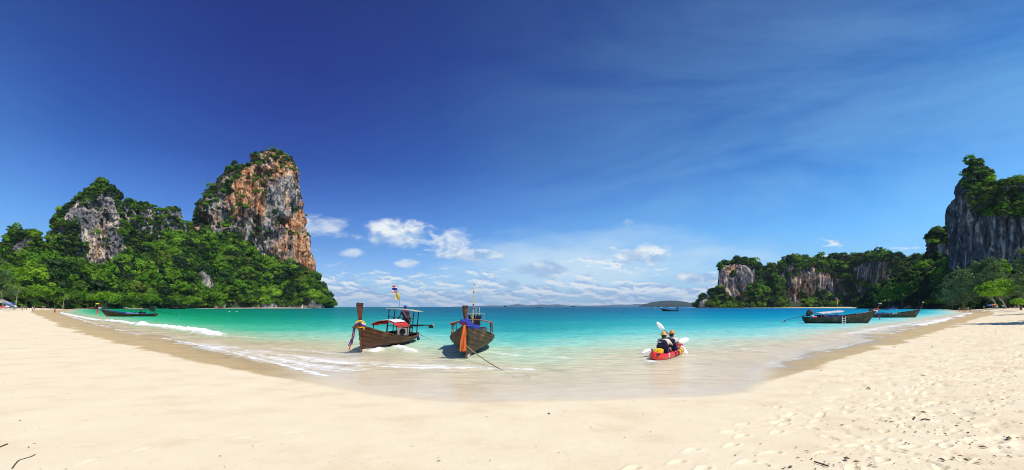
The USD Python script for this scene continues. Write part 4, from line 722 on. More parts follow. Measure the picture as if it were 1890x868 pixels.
# --- the right one, seen from its bow
b2 = on(859.5, 663)
B2, H2, bow2, top2 = longtail('longtail_boat', 'weathered brown longtail boat seen bow on, orange sash hanging from its tall stem post', (b2[0] - .10, b2[1] + 4.7, 0.0), -90 + 1.6, 9.2, 2.06, 1.30, .58, W_BROWN, .70, .22, .26, 6, tilt=(-.3, 1.0), stripe=(.9,), post_rake=.14, draft=.02)
q = on_post(bow2, top2, .10)
for k, (m, dz, r, h) in enumerate([(BLUE_CLOTH, .12, .17, .05), (RED_CLOTH, .0, .17, .035), (BLUE_CLOTH, .05, .20, .05)]): obj('bow_scarf', scarf_ring(q + [-.02, 0, dz], r, h, k, .05), m, B2, True)
obj('scarf_knot', cat(lump(.30, .34, .20, q + [.08, .16, -.02], 3, .6), lump(.26, .40, .17, q + [.02, .36, -.12], 4, .6)), BLUE_CLOTH, B2)
p0 = q + [.22, -.02, -.02]; obj('sash', ribbon([p0, p0 + [-.02, -.03, -.30], p0 + [-.08, -.07, -.62], p0 + [-.16, -.10, -1.02]], [.07, .16, .21, .24], .015, .25, .04, (0, 1, 0), 2), ORANGE_CLOTH, B2)
canopy(B2, -1.9, .75, .94, 1.27, 1.33, pm('awning_salmon', (.62, .25, .19), .85, .3, 3, bump=.3), .16, .78, (-1.7, .6), edge=RED_CLOTH, pole_mat=RUST, seed=8)
for x, sg in ((-.9, -1), (-.1, -1), (-.9, 1), (-.1, 1)): obj('rail_post', tube([[x, sg * .98, .75], [x, sg * .98, 1.3]], .018, 5), RUST, B2)
obj('forestay', tube([[.9, .05, 1.45], [4.5, .04, 2.1]], .012, 5), ROPE, B2)
engine(B2, (-4.1, .05, 1.02), (-7.2, .3, .45), GREASE, .95)
obj('engine_frame', cat(tube([[-3.6, .25, 1.2], [-3.6, .25, 2.05], [-3.6, .05, 2.05], [-3.6, .05, 1.2]], .022, 6), tube([[-3.6, -.45, 1.1], [-3.6, -.45, 1.7], [-3.6, .5, 1.7], [-3.6, .5, 1.1]], .022, 6)), CREAM, B2)
obj('engine_block', cat(box(.5, .62, .42, (-3.3, -.02, 1.22), bevel=.04), tube([[-3.0, -.1, 1.28], [-2.98, -.1, 1.28]], .18, 16), box(.3, .3, .2, (-3.2, .22, 1.52), bevel=.03), tube([[-3.2, -.28, 1.4], [-3.1, -.3, 1.62]], .07, 8)), GREASE, B2)
obj('deck_bundle', cat(lump(.7, .6, .28, (-.5, .45, .92), 5), box(.5, .35, .22, (-1.2, .5, .9), bevel=.02)), CREAM, B2)
mp = [np.array([-2.6, -.12, .9]) + np.array([0, .0035, .0]) * 0 + np.array([-.02 * 0, .03 * s, 2.6 * s]) for s in np.linspace(0, 1, 14)]
mp = np.array([[-2.3, -.10 + .14 * s, .9 + 2.4 * s] for s in np.linspace(0, 1, 12)]); ml = obj('mast', tube(mp, np.linspace(.032, .018, 12), 7), pm('mast_yellow', (.68, .50, .10), .6, .2, 4), B2)
for m, a in ((BLUE_CLOTH, .44), (BLUE_CLOTH, .52), (RED_CLOTH, .80), (WHITE_CLOTH, .92), (RED_CLOTH, .97)): obj('mast_band', tube([mp[0] + (mp[-1] - mp[0]) * a, mp[0] + (mp[-1] - mp[0]) * (a + .035)], .036, 8), m, ml)

# --- the boats lying off on both sides
def moored(px, pr_, Y, L, label, bow_right, **k):
    x = (px - CX) / FPX * Y; return longtail('longtail_boat', label, (x, Y, 0), 0 if bow_right else 180, L, **k)
B3, H3, bow3, top3 = longtail('longtail_boat', 'dark brown longtail boat with a blue rail and white awning, moored below the left cliffs', (-80.2, 108, 0), 180 + 3, 9.9, 2.1, 1.75, .76, W_RED, 1.25, .30, .80, 0, post_rake=.55, rail_mat=BLUE_PAINT, draft=.15)
canopy(B3, -2.6, 1.2, .85, 1.72, 1.95, WHITE, .05, .6, (-2.3, -.4, .9), edge=pm('awning_maroon', (.20, .02, .02), .8, .2, 3), seed=3)
obj('tarpaulin', cat(lump(2.0, 1.5, .7, (.1, 0, .72), 4), lump(1.0, 1.3, .55, (-1.3, .1, .68), 6)), TARP_PALE, B3)
obj('engine_hatch', cat(box(1.0, .9, .55, (-2.1, 0, .85), bevel=.05), tube([[-1.9, 0, 1.0], [-1.9, 0, 1.55]], .09, 8)), GREASE, B3)
engine(B3, (-4.55, 0, 1.42), (-9.4, -.2, .42), GREASE, 1.35)
q = on_post(bow3, top3, .15); obj('bow_scarf', scarf_ring(q, .22, .09), WHITE_CLOTH, B3, True); obj('post_ribbon', scarf_ring(on_post(bow3, top3, .88), .20, .13), YELLOW_CLOTH, B3, True)
obj('sash', ribbon([q + [.2, 0, 0], q + [.42, .05, -.5], q + [.5, .1, -1.05]], [.2, .3, .28], .02, .8, .05, (0, 1, 0)), PINK_CLOTH, B3); obj('sash', ribbon([q + [.45, .05, -.8], q + [.5, .08, -1.1], q + [.52, .1, -1.4]], [.2, .26, .18], .02, .8, .05, (0, 1, 0)), ORANGE_CLOTH, B3)
obj('bow_tassel', ribbon([on_post(bow3, top3, .9) + [.2, 0, 0], on_post(bow3, top3, .7) + [.5, 0, -.1], on_post(bow3, top3, .55) + [.6, 0, -.2]], [.1, .14, .08], .02, .3), YELLOW_CLOTH, B3)

B4, H4, bow4, top4 = longtail('longtail_boat', 'olive brown longtail boat with pink white awning and boarding ladder, moored on the right', (40.2, 63.5, 0), 4, 8.0, 2.0, 1.62, .80, W_OLIVE, .95, .24, .72, 5, post_rake=.62, draft=.08, post_mat=W_DARK)
canopy(B4, -2.6, .45, .75, 1.36, 1.62, PINKWHITE, .06, .55, (-2.4, -.9, .3), edge=PINKWHITE, pole_mat=CREAM, seed=6)
obj('awning_tip', ribbon([[.42, 0, 1.66], [.62, 0, 1.66], [.85, 0, 1.58]], [1.3, 1.2, 1.0], .02, 0, 0, (0, 1, 0)), RUST, B4)
obj('tarpaulin', sheet(mgrid(np.linspace(-2.3, .3, 18), np.linspace(-.95, .95, 9), .93 + .16 * np.cos(np.linspace(-1.5, 1.5, 9))[None] + .10 * noise(mgrid(np.linspace(0, 7, 18), np.linspace(0, 4, 9), 0.), 4)), .4), TARP, B4, 50)
obj('cargo_box', box(.9, 1.5, .42, (.1, 0, .92), bevel=.03), GREASE, B4)
obj('stay', tube([[-2.5, -.8, 1.34], [-1.3, -.95, .62]], .035, 6), W_PALE, B4); obj('stay', tube([[-.6, -.5, 1.0], [-.2, -.5, 1.38]], .05, 6), W_PALE, B4)
lad = obj('ladder_rail', tube([[.02, -1.02, .95], [-.06, -1.12, .04]], .032, 6), WHITE, B4); obj('ladder_rail', tube([[.42, -1.02, .95], [.37, -1.12, .04]], .032, 6), WHITE, B4)
for z in (.2, .45, .72): obj('ladder_rung', tube([[-.03, -1.07, z], [.40, -1.07, z]], .022, 6), WHITE, B4)
for k, (x, y) in enumerate(((1.0, -.4), (1.5, -.35), (2.0, -.3))): obj('life_buoy', lump(.4, .34, .26, (x, y, .86 + .06 * k), k, .2), BUOY if k != 1 else RUST, B4)
obj('float', cat(lump(.75, .4, .34, (-2.9, -.3, .82), 2, .2)), BUOY, B4); obj('float_cap', lump(.28, .34, .30, (-3.25, -.3, .92), 3, .2), WHITE, B4)
obj('boat_hook', tube([[2.2, -.5, 1.22], [3.4, -.4, 1.42], [4.4, -.3, 1.62]], .022, 5), W_PALE, B4)
engine(B4, (-3.75, 0, 1.15), (-7.2, -.5, .40), GREASE, 1.0)
q = on_post(bow4, top4, .12)
obj('bow_scarf', scarf_ring(q + [-.1, 0, -.12], .2, .07, 0, -.08), WHITE_CLOTH, B4, True); obj('bow_scarf', scarf_ring(q + [.05, 0, .10], .18, .08), RED_CLOTH, B4, True); obj('post_tip', scarf_ring(on_post(bow4, top4, .97), .13, .06), CREAM, B4, True)
obj('sash', ribbon([q + [.2, -.1, -.1], q + [.25, -.12, -.6], q + [.38, -.14, -1.25]], [.08, .13, .13], .02, .5, .04, (.8, .3, 0)), RED_CLOTH, B4); obj('sash', ribbon([q + [.16, -.14, 0], q + [.2, -.16, -.5], q + [.3, -.18, -.8]], [.06, .10, .08], .02, .5, .04, (.8, .3, 0)), BLUE_CLOTH, B4)
pole = obj('flag_pole', tube([[.2, 0, 1.6], [.16, 0, 3.3]], .014, 5), CREAM, B4); flag(np.array([.17, 0, 2.95]), (.04, -.03, 0), (-.06, 0, -.35), [(YELLOW_CLOTH, 1)], pole); flag(np.array([.17, 0, 3.28]), (-.22, 0, .0), (0, 0, -.3), [(BLUE_CLOTH, 1), (RED_CLOTH, 1)], pole)

B5, H5, bow5, top5 = longtail('longtail_boat', 'grey green longtail boat with a dark blue awning, behind the boat with the ladder', (71.8, 97, 0), 3, 9.4, 2.0, 1.75, .76, W_OLIVE, 1.35, .22, .62, 0, post_rake=.42, draft=.15, post_mat=W_DARK)
canopy(B5, -1.9, .7, .75, 1.55, 1.95, TARP, .08, .6, (-1.7, .5), pole_mat=CREAM, seed=7)
obj('tarpaulin', cat(lump(1.7, 1.3, .6, (-1.4, 0, .8), 5), lump(1.2, 1.2, .5, (-2.3, 0, .75), 8)), TARP, B5); obj('cargo', cat(lump(.5, .6, .35, (.2, 0, .85), 9), lump(.5, .6, .3, (.9, 0, .85), 10)), CREAM, B5)
obj('post_tip', scarf_ring(on_post(bow5, top5, .97), .12, .07), CREAM, B5, True); engine(B5, (-4.3, 0, 1.3), (-7.5, .8, .5), GREASE, 1.0)

# --- mooring line of the bow-on boat, with its anchor on the sand
def drape(a, b, sag, n=26):
    s = np.linspace(0, 1, n)[:, None]; return a + (b - a) * s - np.array([0, 0, 1.0]) * sag * 4 * s * (1 - s)
anc = on(962, 692, .0); anc[2] = ground_z(anc[0], anc[1]) + .02
ra, rb = at(834, 611, 23.0), at(859, 637, 20.0)
ml = obj('mooring_rope', cat(tube(drape(ra, rb, .05), .022, 6), tube(drape(rb, np.array([anc[0] - .1, anc[1], anc[2] + .03]), .10), .020, 6), tube(np.array([ra + [.0, -.05, -.3], ra + [-.02, -.06, -.02], ra + [.1, 0, .06]]), .02, 6)), ROPE)
tag(ml, 'straw coloured rope running from the bow-on boat down to the sand', 'rope')
A = thing('anchor', 'small rusty anchor lying at the end of the mooring rope in the shallows', 'anchor', anc, -20)
obj('shank', tube([[-.3, 0, .03], [.3, 0, .05]], .022, 6), RUST, A)
for sg in (-1, 1): obj('fluke', tube([[.28, 0, .05], [.22, sg * .13, .06], [.08, sg * .2, .10]], [.02, .025, .012], 6), RUST, A)

# ------------------------------------------------------------------ people
SKIN = pm('skin_tan', (.42, .22, .13), .6, .12, 10); SKIN_DARK = pm('skin_brown', (.20, .10, .06), .6, .12, 10); SKIN_PALE = pm('skin_pale', (.58, .34, .23), .6, .1, 10); HAIR = pm('hair_black', (.018, .013, .010), .6, .2, 30); HAIR_FAIR = pm('hair_fair', (.35, .22, .09), .6, .2, 30)
COL = {}
def cloth(name, c): 
    if name not in COL: COL[name] = pm('clothing_' + name, c, .85, .15, 12, bump=.15)
    return COL[name]
C_NAVY, C_BLACK, C_WHITE, C_RED, C_BLUE, C_YEL, C_ORA, C_PUR, C_GRN, C_TEAL, C_PINK = [cloth(n, c) for n, c in (('navy', (.012, .015, .05)), ('black', (.015, .015, .017)), ('white', (.72, .71, .70)), ('red', (.55, .03, .03)), ('blue', (.03, .12, .5)), ('yellow', (.7, .5, .04)), ('orange', (.7, .2, .03)), ('purple', (.055, .022, .06)), ('green', (.06, .3, .05)), ('teal', (.02, .35, .4)), ('pink', (.65, .15, .25)))]
M3 = manifold3d.Manifold
def ball(r, n=14): return M3.sphere(r, n)
def bone(a, ra, b, rb, n=12): return M3.batch_hull([ball(ra, n).translate(tuple(map(float, a))), ball(rb, n).translate(tuple(map(float, b)))])
def fuse(parts, fine, it=4):
    m = M3.batch_boolean(parts, manifold3d.OpType.Add)
    if fine: m = m.refine_to_length(fine)
    q = m.to_mesh(); t = trimesh.Trimesh(q.vert_properties[:, :3], q.tri_verts); t.merge_vertices(digits_vertex=5)
    if it: trimesh.smoothing.filter_taubin(t, .5, -.53, it)
    return t
V = lambda *a: np.array(a, float)
STAND = dict(pelvis=V(0, 0, .93), chest=V(.01, 0, 1.28), neck=V(.0, 0, 1.47), head=V(.02, 0, 1.60), shl=V(0, .18, 1.41), shr=V(0, -.18, 1.41), ell=V(-.02, .25, 1.13), elr=V(-.02, -.25, 1.13), wrl=V(.06, .26, .88), wrr=V(.06, -.26, .88),
             hil=V(0, .09, .90), hir=V(0, -.09, .90), knl=V(.03, .10, .49), knr=V(.03, -.10, .49), anl=V(-.01, .10, .08), anr=V(-.01, -.10, .08), fwd=V(1, 0, 0))
WALK = {**STAND, 'knl': V(.16, .10, .52), 'anl': V(.22, .10, .10), 'knr': V(-.03, -.10, .50), 'anr': V(-.28, -.10, .14), 'ell': V(-.10, .25, 1.14), 'wrl': V(-.12, .26, .90), 'elr': V(.04, -.25, 1.14), 'wrr': V(.22, -.24, .98)}
SIT = {**{k: (v - V(0, 0, .80) if k not in ('fwd',) else v) for k, v in STAND.items()}, 'knl': V(.36, .14, .42), 'knr': V(.36, -.14, .42), 'anl': V(.62, .12, .06), 'anr': V(.62, -.12, .06), 'wrl': V(.34, .16, .40), 'wrr': V(.34, -.16, .40), 'ell': V(.16, .25, .42), 'elr': V(.16, -.25, .42)}
def hand_chain(w, el, fine, curl=.6, scale=1.0, fwd=V(1, 0, 0)):
    """palm, four unequal bent fingers and a thumb, continuing the forearm"""
    d = (w - el) / np.linalg.norm(w - el); s = np.cross(d, fwd); s /= np.linalg.norm(s) + 1e-9; n = np.cross(s, d); k = scale
    p = w + d * .05 * k; out = [bone(w, .026 * k, p + d * .03 * k + s * .022 * k, .021 * k, 10), bone(w, .024 * k, p + d * .03 * k - s * .022 * k, .021 * k, 10)]
    for i, (o, ln) in enumerate(zip((-.030, -.010, .010, .029), (.055, .068, .072, .062))):
        a = p + d * .035 * k + s * o * k; b = a + (d * math.cos(curl) + n * math.sin(curl)) * ln * .55 * k; c = b + (d * math.cos(2 * curl) + n * math.sin(2 * curl)) * ln * .5 * k
        out += [bone(a, .0098 * k, b, .009 * k, 8), bone(b, .009 * k, c, .008 * k, 8)]
    t0 = w + d * .03 * k + s * .022 * k; t1 = t0 + (s * .8 + d * .55 + n * .3) * .04 * k; t2 = t1 + (d * .8 + n * .5 + s * .1) * .032 * k
    return out + [bone(t0, .013 * k, t1, .011 * k, 8), bone(t1, .011 * k, t2, .009 * k, 8)]
def person(name_label, loc, rot, J=STAND, size=1.0, fine=.05, skin=SKIN, top=None, bottom=None, hat=None, hair=HAIR, sleeve=.5, leg=.5, group=None, detailed=False, hat_kind='cap', long_hair=False):
    J = {k: np.asarray(v, float) for k, v in J.items()}; f = J['fwd'] / np.linalg.norm(J['fwd'])
    T = thing('person', name_label, 'person', loc, rot, group, scale=size)
    up = J['head'] - J['neck']; up /= np.linalg.norm(up); h = J['head']; sd = np.cross(up, f)
    waist = J['pelvis'] * .45 + J['chest'] * .55
    P = [bone(J['pelvis'] + sd * .05, .115, J['pelvis'] - sd * .05, .115), M3.batch_hull([ball(.10).translate(tuple(waist + sd * .05)), ball(.10).translate(tuple(waist - sd * .05)), ball(.11).translate(tuple(J['pelvis']))]),
         M3.batch_hull([ball(.085).translate(tuple(x)) for x in (J['chest'] + sd * .09 + f * .03, J['chest'] - sd * .09 + f * .03, waist + sd * .05, waist - sd * .05, J['shl'] * .8 + J['neck'] * .2 - up * .04, J['shr'] * .8 + J['neck'] * .2 - up * .04)]),
         bone(J['neck'] - up * .05, .062, h - up * .04, .052), M3.batch_hull([ball(.086).translate(tuple(h + up * .035 - f * .012)), ball(.074).translate(tuple(h + f * .022 + up * .01)), ball(.05).translate(tuple(h - up * .065 + f * .045))]),
         bone(h + f * .088 + up * .005, .010, h + f * .108 - up * .02, .014, 8), bone(h + f * .086 - up * .052 + sd * .016, .010, h + f * .086 - up * .052 - sd * .016, .010, 8)]
    for s_, e_ in (('l', 1), ('r', -1)):
        P += [bone(J['sh' + s_], .058, J['el' + s_], .042), bone(J['el' + s_], .042, J['wr' + s_], .029), bone(J['hi' + s_], .092, J['kn' + s_], .058), bone(J['kn' + s_], .058, J['an' + s_], .038), bone(J['neck'], .06, J['sh' + s_], .056),
              bone(h + sd * .086 * e_ * 1 - f * .005 + up * .012, .014, h + sd * .088 * e_ - f * .012 - up * .02, .012, 8)]
        a = J['an' + s_]; P += [bone(a - f * .04 - up * .0 + V(0, 0, -.04), .036, a + f * .09 + V(0, 0, -.048), .034), bone(a + f * .09 + V(0, 0, -.048), .034, a + f * .16 + V(0, 0, -.055), .024)]
        P += hand_chain(J['wr' + s_], J['el' + s_], fine, fwd=f) if detailed else [bone(J['wr' + s_], .03, J['wr' + s_] + (J['wr' + s_] - J['el' + s_]) / np.linalg.norm(J['wr' + s_] - J['el' + s_]) * .11, .026)]
    obj('body', fuse(P, fine, 3), skin, T, True)
    if detailed:
        for e_ in (1, -1): obj('eye', trimesh.Trimesh(trimesh.creation.icosphere(2).vertices * .011 + h + f * .082 + sd * .032 * e_ + up * .02, trimesh.creation.icosphere(2).faces), C_BLACK, T)
    if top is not None:
        S = [M3.batch_hull([ball(.105).translate(tuple(x)) for x in (J['chest'] + sd * .085 + f * .025, J['chest'] - sd * .085 + f * .025, waist + sd * .055, waist - sd * .055, J['shl'] * .8 + J['neck'] * .2 - up * .055, J['shr'] * .8 + J['neck'] * .2 - up * .055)]),
             M3.batch_hull([ball(.122).translate(tuple(x)) for x in (waist + sd * .05, waist - sd * .05, J['pelvis'] + up * .02)])]
        for s_ in 'lr':
            S += [bone(J['neck'] - up * .035, .058, J['sh' + s_], .070)]
            if sleeve: S += [bone(J['sh' + s_], .072, J['sh' + s_] * (1 - min(sleeve, 1)) + J['el' + s_] * min(sleeve, 1), .060)]
            if sleeve > 1: S += [bone(J['el' + s_], .058, J['el' + s_] * (2 - sleeve) + J['wr' + s_] * (sleeve - 1), .044)]
        obj('shirt', fuse(S, fine, 3), top, T, True)
    if bottom is not None:
        S = [M3.batch_hull([ball(.128).translate(tuple(x)) for x in (J['pelvis'] + sd * .05 + up * .03, J['pelvis'] - sd * .05 + up * .03)])]
        for s_ in 'lr':
            S += [bone(J['hi' + s_], .108, J['hi' + s_] * (1 - min(leg, 1)) + J['kn' + s_] * min(leg, 1), .085 if leg < 1 else .075)]
            if leg > 1: S += [bone(J['kn' + s_], .075, J['kn' + s_] * (2 - leg) + J['an' + s_] * (leg - 1), .058)]
        obj('shorts' if leg <= 1 else 'trousers', fuse(S, fine, 3), bottom, T, True)
    if hair is not None:
        S = [M3.batch_hull([ball(.094).translate(tuple(h + up * .045 - f * .02)), ball(.085).translate(tuple(h - f * .03 - up * .01))])]
        if long_hair: S += [bone(h - f * .06, .07, J['neck'] - f * .07 - up * .06, .055)]
        hm = fuse(S, fine, 2); obj('hair', hm, hair, T, True)
    if hat is not None:
        b0 = h + up * .07 - f * .012
        if hat_kind == 'cap': S = [M3.batch_hull([ball(.105).translate(tuple(b0)), ball(.09).translate(tuple(b0 + up * .035))]), M3.batch_hull([ball(.02, 8).translate(tuple(b0 + f * a + sd * b + up * -.01)) for a, b in ((.08, .07), (.08, -.07), (.18, .04), (.18, -.04))])]
        else:
            ang = np.linspace(0, 2 * np.pi, 18, endpoint=False); S = [M3.batch_hull([ball(.10).translate(tuple(b0)), ball(.082).translate(tuple(b0 + up * .055))]), M3.batch_hull([ball(.012, 6).translate(tuple(b0 - up * .02 + (f * math.cos(a) + sd * math.sin(a)) * .195)) for a in ang])]
        obj('cap' if hat_kind == 'cap' else 'sun_hat', fuse(S, fine if not detailed else .03, 1), hat, T, True)
    return T, J

# the steersman, standing on the left boat's stern with his back to the beach
mx, my = at(748, 600, 31.6)[:2]
MAN = {**STAND, 'ell': V(.04, .33, 1.14), 'wrl': V(.14, .44, .98), 'elr': V(-.03, -.31, 1.12), 'wrr': V(.06, -.32, .86), 'anl': V(.03, .10, .08), 'knl': V(.07, .10, .50)}
MT, MJ = person('person in dark purple shirt, shorts and blue cap standing at a boat stern, back turned', (mx, my, .36), 90, MAN, 1.0, .022, SKIN_DARK, C_PUR, C_BLACK, cloth('cap_blue', (.05, .03, .28)), HAIR, .55, .8, detailed=True)
obj('bag_strap', ribbon([V(-.14, .12, 1.44), V(-.155, .0, 1.25), V(-.15, -.14, 1.02)], .045, .01, 0, 0, (0, 1, 0)), cloth('strap', (.25, .22, .28)), MT)
obj('shoulder_bag', lump(.14, .30, .26, (-.12, -.17, .93), 3, .25), cloth('bag', (.05, .035, .09)), MT, True)

# ------------------------------------------------------------------ kayak
PLASTIC_RED = pm('plastic_red', (.62, .02, .018), .32, .2, 3, spec=.5); PLASTIC_YEL = pm('plastic_yellow', (.85, .52, .02), .35, .15, 3)
KA = math.degrees(math.atan2(.85, .53)); kc = np.array([6.42, 21.15, -.02])
KY = thing('kayak', 'red and yellow two seat kayak setting off from the beach', 'kayak', kc, KA, tilt=(-1.0, 2))
def kayak_hull():
    t = np.linspace(0, 1, 40); L = 4.2; x = L * (t - .5); w = .40 * spl(t, [0, .06, .2, .5, .8, .94, 1], [.10, .5, .86, 1, .86, .5, .08]); dk = .30 + spl(t, [0, .12, .3, .7, .88, 1], [.14, .03, .0, 0, .05, .22]); kl = spl(t, [0, .1, .3, .7, .9, 1], [.14, .03, 0, 0, .04, .22])
    g = []
    for i in range(40):
        a = np.linspace(0, 2 * np.pi, 28, endpoint=False); c, s = np.cos(a), np.sin(a); h = dk[i] - kl[i]
        y = w[i] * np.sign(c) * np.abs(c) ** .7; z = kl[i] + h * (.52 + .48 * np.sign(s) * np.abs(s) ** .8)
        top = (s > .25) & (np.abs(y) < .26); well = ((t[i] > .22) & (t[i] < .78)) * smooth01(min(t[i] - .2, .8 - t[i]), 0, .05)
        z = np.where(top, z - .15 * well, z); g.append(np.stack([np.full(28, x[i]), y, z], 1))
    g = np.array(g); n, m = 40, 28; i, j = np.meshgrid(np.arange(n - 1), np.arange(m), indexing='ij'); k, l = i * m + j, i * m + (j + 1) % m
    f = np.stack([k, k + m, l + m, l], -1).reshape(-1, 4); f = np.vstack([f[:, [0, 1, 2]], f[:, [0, 2, 3]]]); v = g.reshape(-1, 3); e = len(v); v = np.vstack([v, g[0].mean(0), g[-1].mean(0)]); r = np.arange(m)
    f = np.vstack([f, np.stack([np.full(m, e), r, (r + 1) % m], 1), np.stack([np.full(m, e + 1), (n - 1) * m + (r + 1) % m, (n - 1) * m + r], 1)])
    return trimesh.Trimesh(v, f, process=False), g
kh, kg = kayak_hull(); KH = obj('hull', kh, PLASTIC_RED, KY, 50)
def around(i0, i1, a0, a1, off): return kg[i0:i1, a0:a1] + (kg[i0:i1, a0:a1] - np.array([0, 0, .16]) * [1, 0, 1] - kg[i0:i1, a0:a1] * [1, 0, 0]) * 0 + np.stack([np.zeros((i1 - i0, a1 - a0)), np.sign(kg[i0:i1, a0:a1, 1]) * off, np.zeros((i1 - i0, a1 - a0))], -1)
for a0, a1 in ((0, 6), (9, 15), (22, 28)): 
    g = around(24, 32, a0, a1, .008); 
    if a0 != 9: pass
    obj('side_panel', sheet(g, .006), PLASTIC_YEL, KY, 50)
g = around(24, 32, 13, 18, .008); obj('side_panel', sheet(g, .006), PLASTIC_YEL, KY, 50)
for i0 in (17, 21, 26):
    for a0, a1 in ((0, 5), (10, 18), (22, 28)): obj('strap', sheet(around(i0, i0 + 2, a0, a1, .014)[:, :] * 1.0, .008), C_BLACK, KY)
obj('hatch', tube([[-1.35, 0, .29], [-1.35, 0, .335]], .17, 16), PLASTIC_YEL, KY); obj('hatch', tube([[1.4, 0, .29], [1.4, 0, .345]], .13, 16), PLASTIC_YEL, KY)
obj('carry_handle', lump(.34, .10, .08, (-1.86, -.16, .30), 2, .2), C_BLACK, KY)
obj('luggage', lump(.5, .36, .2, (-1.1, .06, .34), 6, .4), PLASTIC_YEL, KY)
emb = cat(*[tube([[-1.12 + r * math.cos(a), -.374 + .0 * a, .21 + r * math.sin(a)] for a in np.linspace(a0, a0 + 4.2, 14)], .012, 5) for r, a0 in ((.085, .4), (.045, 2.6))]); obj('emblem', emb, WHITE, KY)
mk = cat(*[box(.012, .006, h, (1.0 + dx, -.392 + .0, .20), ry=t) for dx, h, t in ((-.12, .12, .2), (-.02, .10, -.5), (.06, .12, .3), (.15, .10, 1.2))]); obj('panel_mark', mk, RUST, KY)
for x in (-.80, .42): obj('seat_back', cat(box(.06, .46, .34, (x, 0, .40), ry=-.2, bevel=.02)), C_NAVY, KY); obj('seat', box(.40, .44, .05, (x + .24, 0, .22), bevel=.02), C_NAVY, KY)
ka = math.radians(KA); kd, ks = np.array([math.cos(ka), math.sin(ka), 0]), np.array([-math.sin(ka), math.cos(ka), 0])
def kloc(p): q = np.asarray(p) - kc; return V(q @ kd, q @ ks, q[2])          # world to kayak axes
def paddle(label, a, b, group):
    a, b = np.asarray(a), np.asarray(b); T = thing('paddle', label, 'paddle', (a + b) / 2, 0, group); d = b - a; L = np.linalg.norm(d); d /= L; s = np.cross(d, [0.3, -1, .2]); s /= np.linalg.norm(s); n = np.cross(d, s)
    obj('shaft', tube([-d * (L / 2 - .35), d * (L / 2 - .35)], .017, 8), C_BLACK, T)
    for e in (-1, 1):
        u = np.linspace(0, 1, 14); w = .105 * np.sin(np.pi * np.clip(u * .86 + .09, 0, 1)) ** .6; r = np.linspace(-1, 1, 7)
        g = np.array([[d * e * (L / 2 - .50 + .50 * a_) + s * w_ * r_ + n * (.028 * (r_ ** 2) - .02) for r_ in r] for a_, w_ in zip(u, w)]); bl = obj('blade', sheet(g, .010), pm('paddle_white', (.80, .79, .77), .4, .05, 3), T, 40)
        obj('spine', tube([d * e * (L / 2 - .52) - n * .02, d * e * (L / 2 - .12) - n * .025], [.016, .007], 6), pm('paddle_white', (.8, .79, .77)), bl)
    return a, b
pa = paddle('white bladed paddle held low across the kayak by the rear paddler', at(1186, 652, 20.7), at(1271, 626, 21.5), None)
pb = paddle('white bladed paddle raised steeply by the front paddler', at(1212, 595, 21.75), at(1269, 653, 22.35), None)
def sitter(x, pad, fa, fb, lean, head):
    hl, hr = kloc(pad[0] + (pad[1] - pad[0]) * fa), kloc(pad[0] + (pad[1] - pad[0]) * fb); o = V(x, 0, 0)
    hl, hr = hl - o, hr - o
    J = dict(pelvis=V(0, 0, .34), chest=V(.03 + lean, 0, .68), neck=V(.06 + lean, 0, .87), head=V(.09 + lean, 0, 1.0), shl=V(.05 + lean, .18, .81), shr=V(.05 + lean, -.18, .81), hil=V(.04, .09, .33), hir=V(.04, -.09, .33), knl=V(.42, .16, .48), knr=V(.42, -.16, .48), anl=V(.78, .14, .30), anr=V(.78, -.14, .30), fwd=V(*head))
    for s_, h in (('l', hl), ('r', hr)):
        sh = J['sh' + s_]; v = h - sh; L = np.linalg.norm(v); h2 = sh + v * min(1, .55 / L); mid = (sh + h2) / 2; J['el' + s_] = mid + V(-.02, .06 if s_ == 'l' else -.06, -.11 if L < .5 else -.05); J['wr' + s_] = h2
    return J
SHIRT = cloth('kayak_shirt', (.66, .63, .52)); HATS = pm('straw', (.62, .42, .16), .85, .25, 20)
for lab, x, pad, fa, fb, lean, hd_, ht in (('person in straw hat and navy life vest at the rear of the red kayak', -.66, pa, .36, .66, .02, (1, -.1, 0), HATS), ('person in orange hat and life vest at the front of the red kayak', .56, pb, .30, .72, .06, (1, -.45, 0), pm('hat_orange', (.62, .27, .10), .85, .2, 20))):
    J = sitter(x, pad, fa, fb, lean, hd_); loc = kc + kd * x + V(0, 0, -.10)
    PT, PJ = person(lab, loc, KA, J, 1.0, .022, SKIN, SHIRT, C_NAVY, ht, HAIR, .8, .7, detailed=True, hat_kind='brim')
    c, w, n_ = PJ['chest'], PJ['pelvis'], PJ['neck']; ves = fuse([M3.batch_hull([ball(.125).translate(tuple(q_)) for q_ in (c + V(-.01, .09, .05), c + V(-.01, -.09, .05), (c + w) / 2 + V(0, .07, -.03), (c + w) / 2 + V(0, -.07, -.03))])], .025, 2)
    vs = obj('life_vest', ves, C_NAVY, PT, True)
    for dz in (-.10, .02): obj('vest_band', sheet(np.stack([np.array([[c[0] * .85 - .135 - .0 * a, a, c[2] + dz - .06 + e_] for a in np.linspace(-.14, .14, 8)]) for e_ in (0, .03)], 0), .012), C_BLACK, vs)
    obj('vest_label', box(.012, .11, .04, (c[0] - .142, .10, c[2] + .07)), C_WHITE, vs); obj('vest_trim', box(.03, .24, .05, (c[0] - .13, 0, c[2] - .22)), pm('vest_green', (.35, .62, .30), .7), vs)

ORD = ['first', 'second', 'third', 'fourth', 'fifth', 'sixth', 'seventh', 'eighth', 'ninth', 'tenth', 'eleventh', 'twelfth', 'thirteenth', 'fourteenth', 'fifteenth', 'sixteenth', 'seventeenth', 'eighteenth']
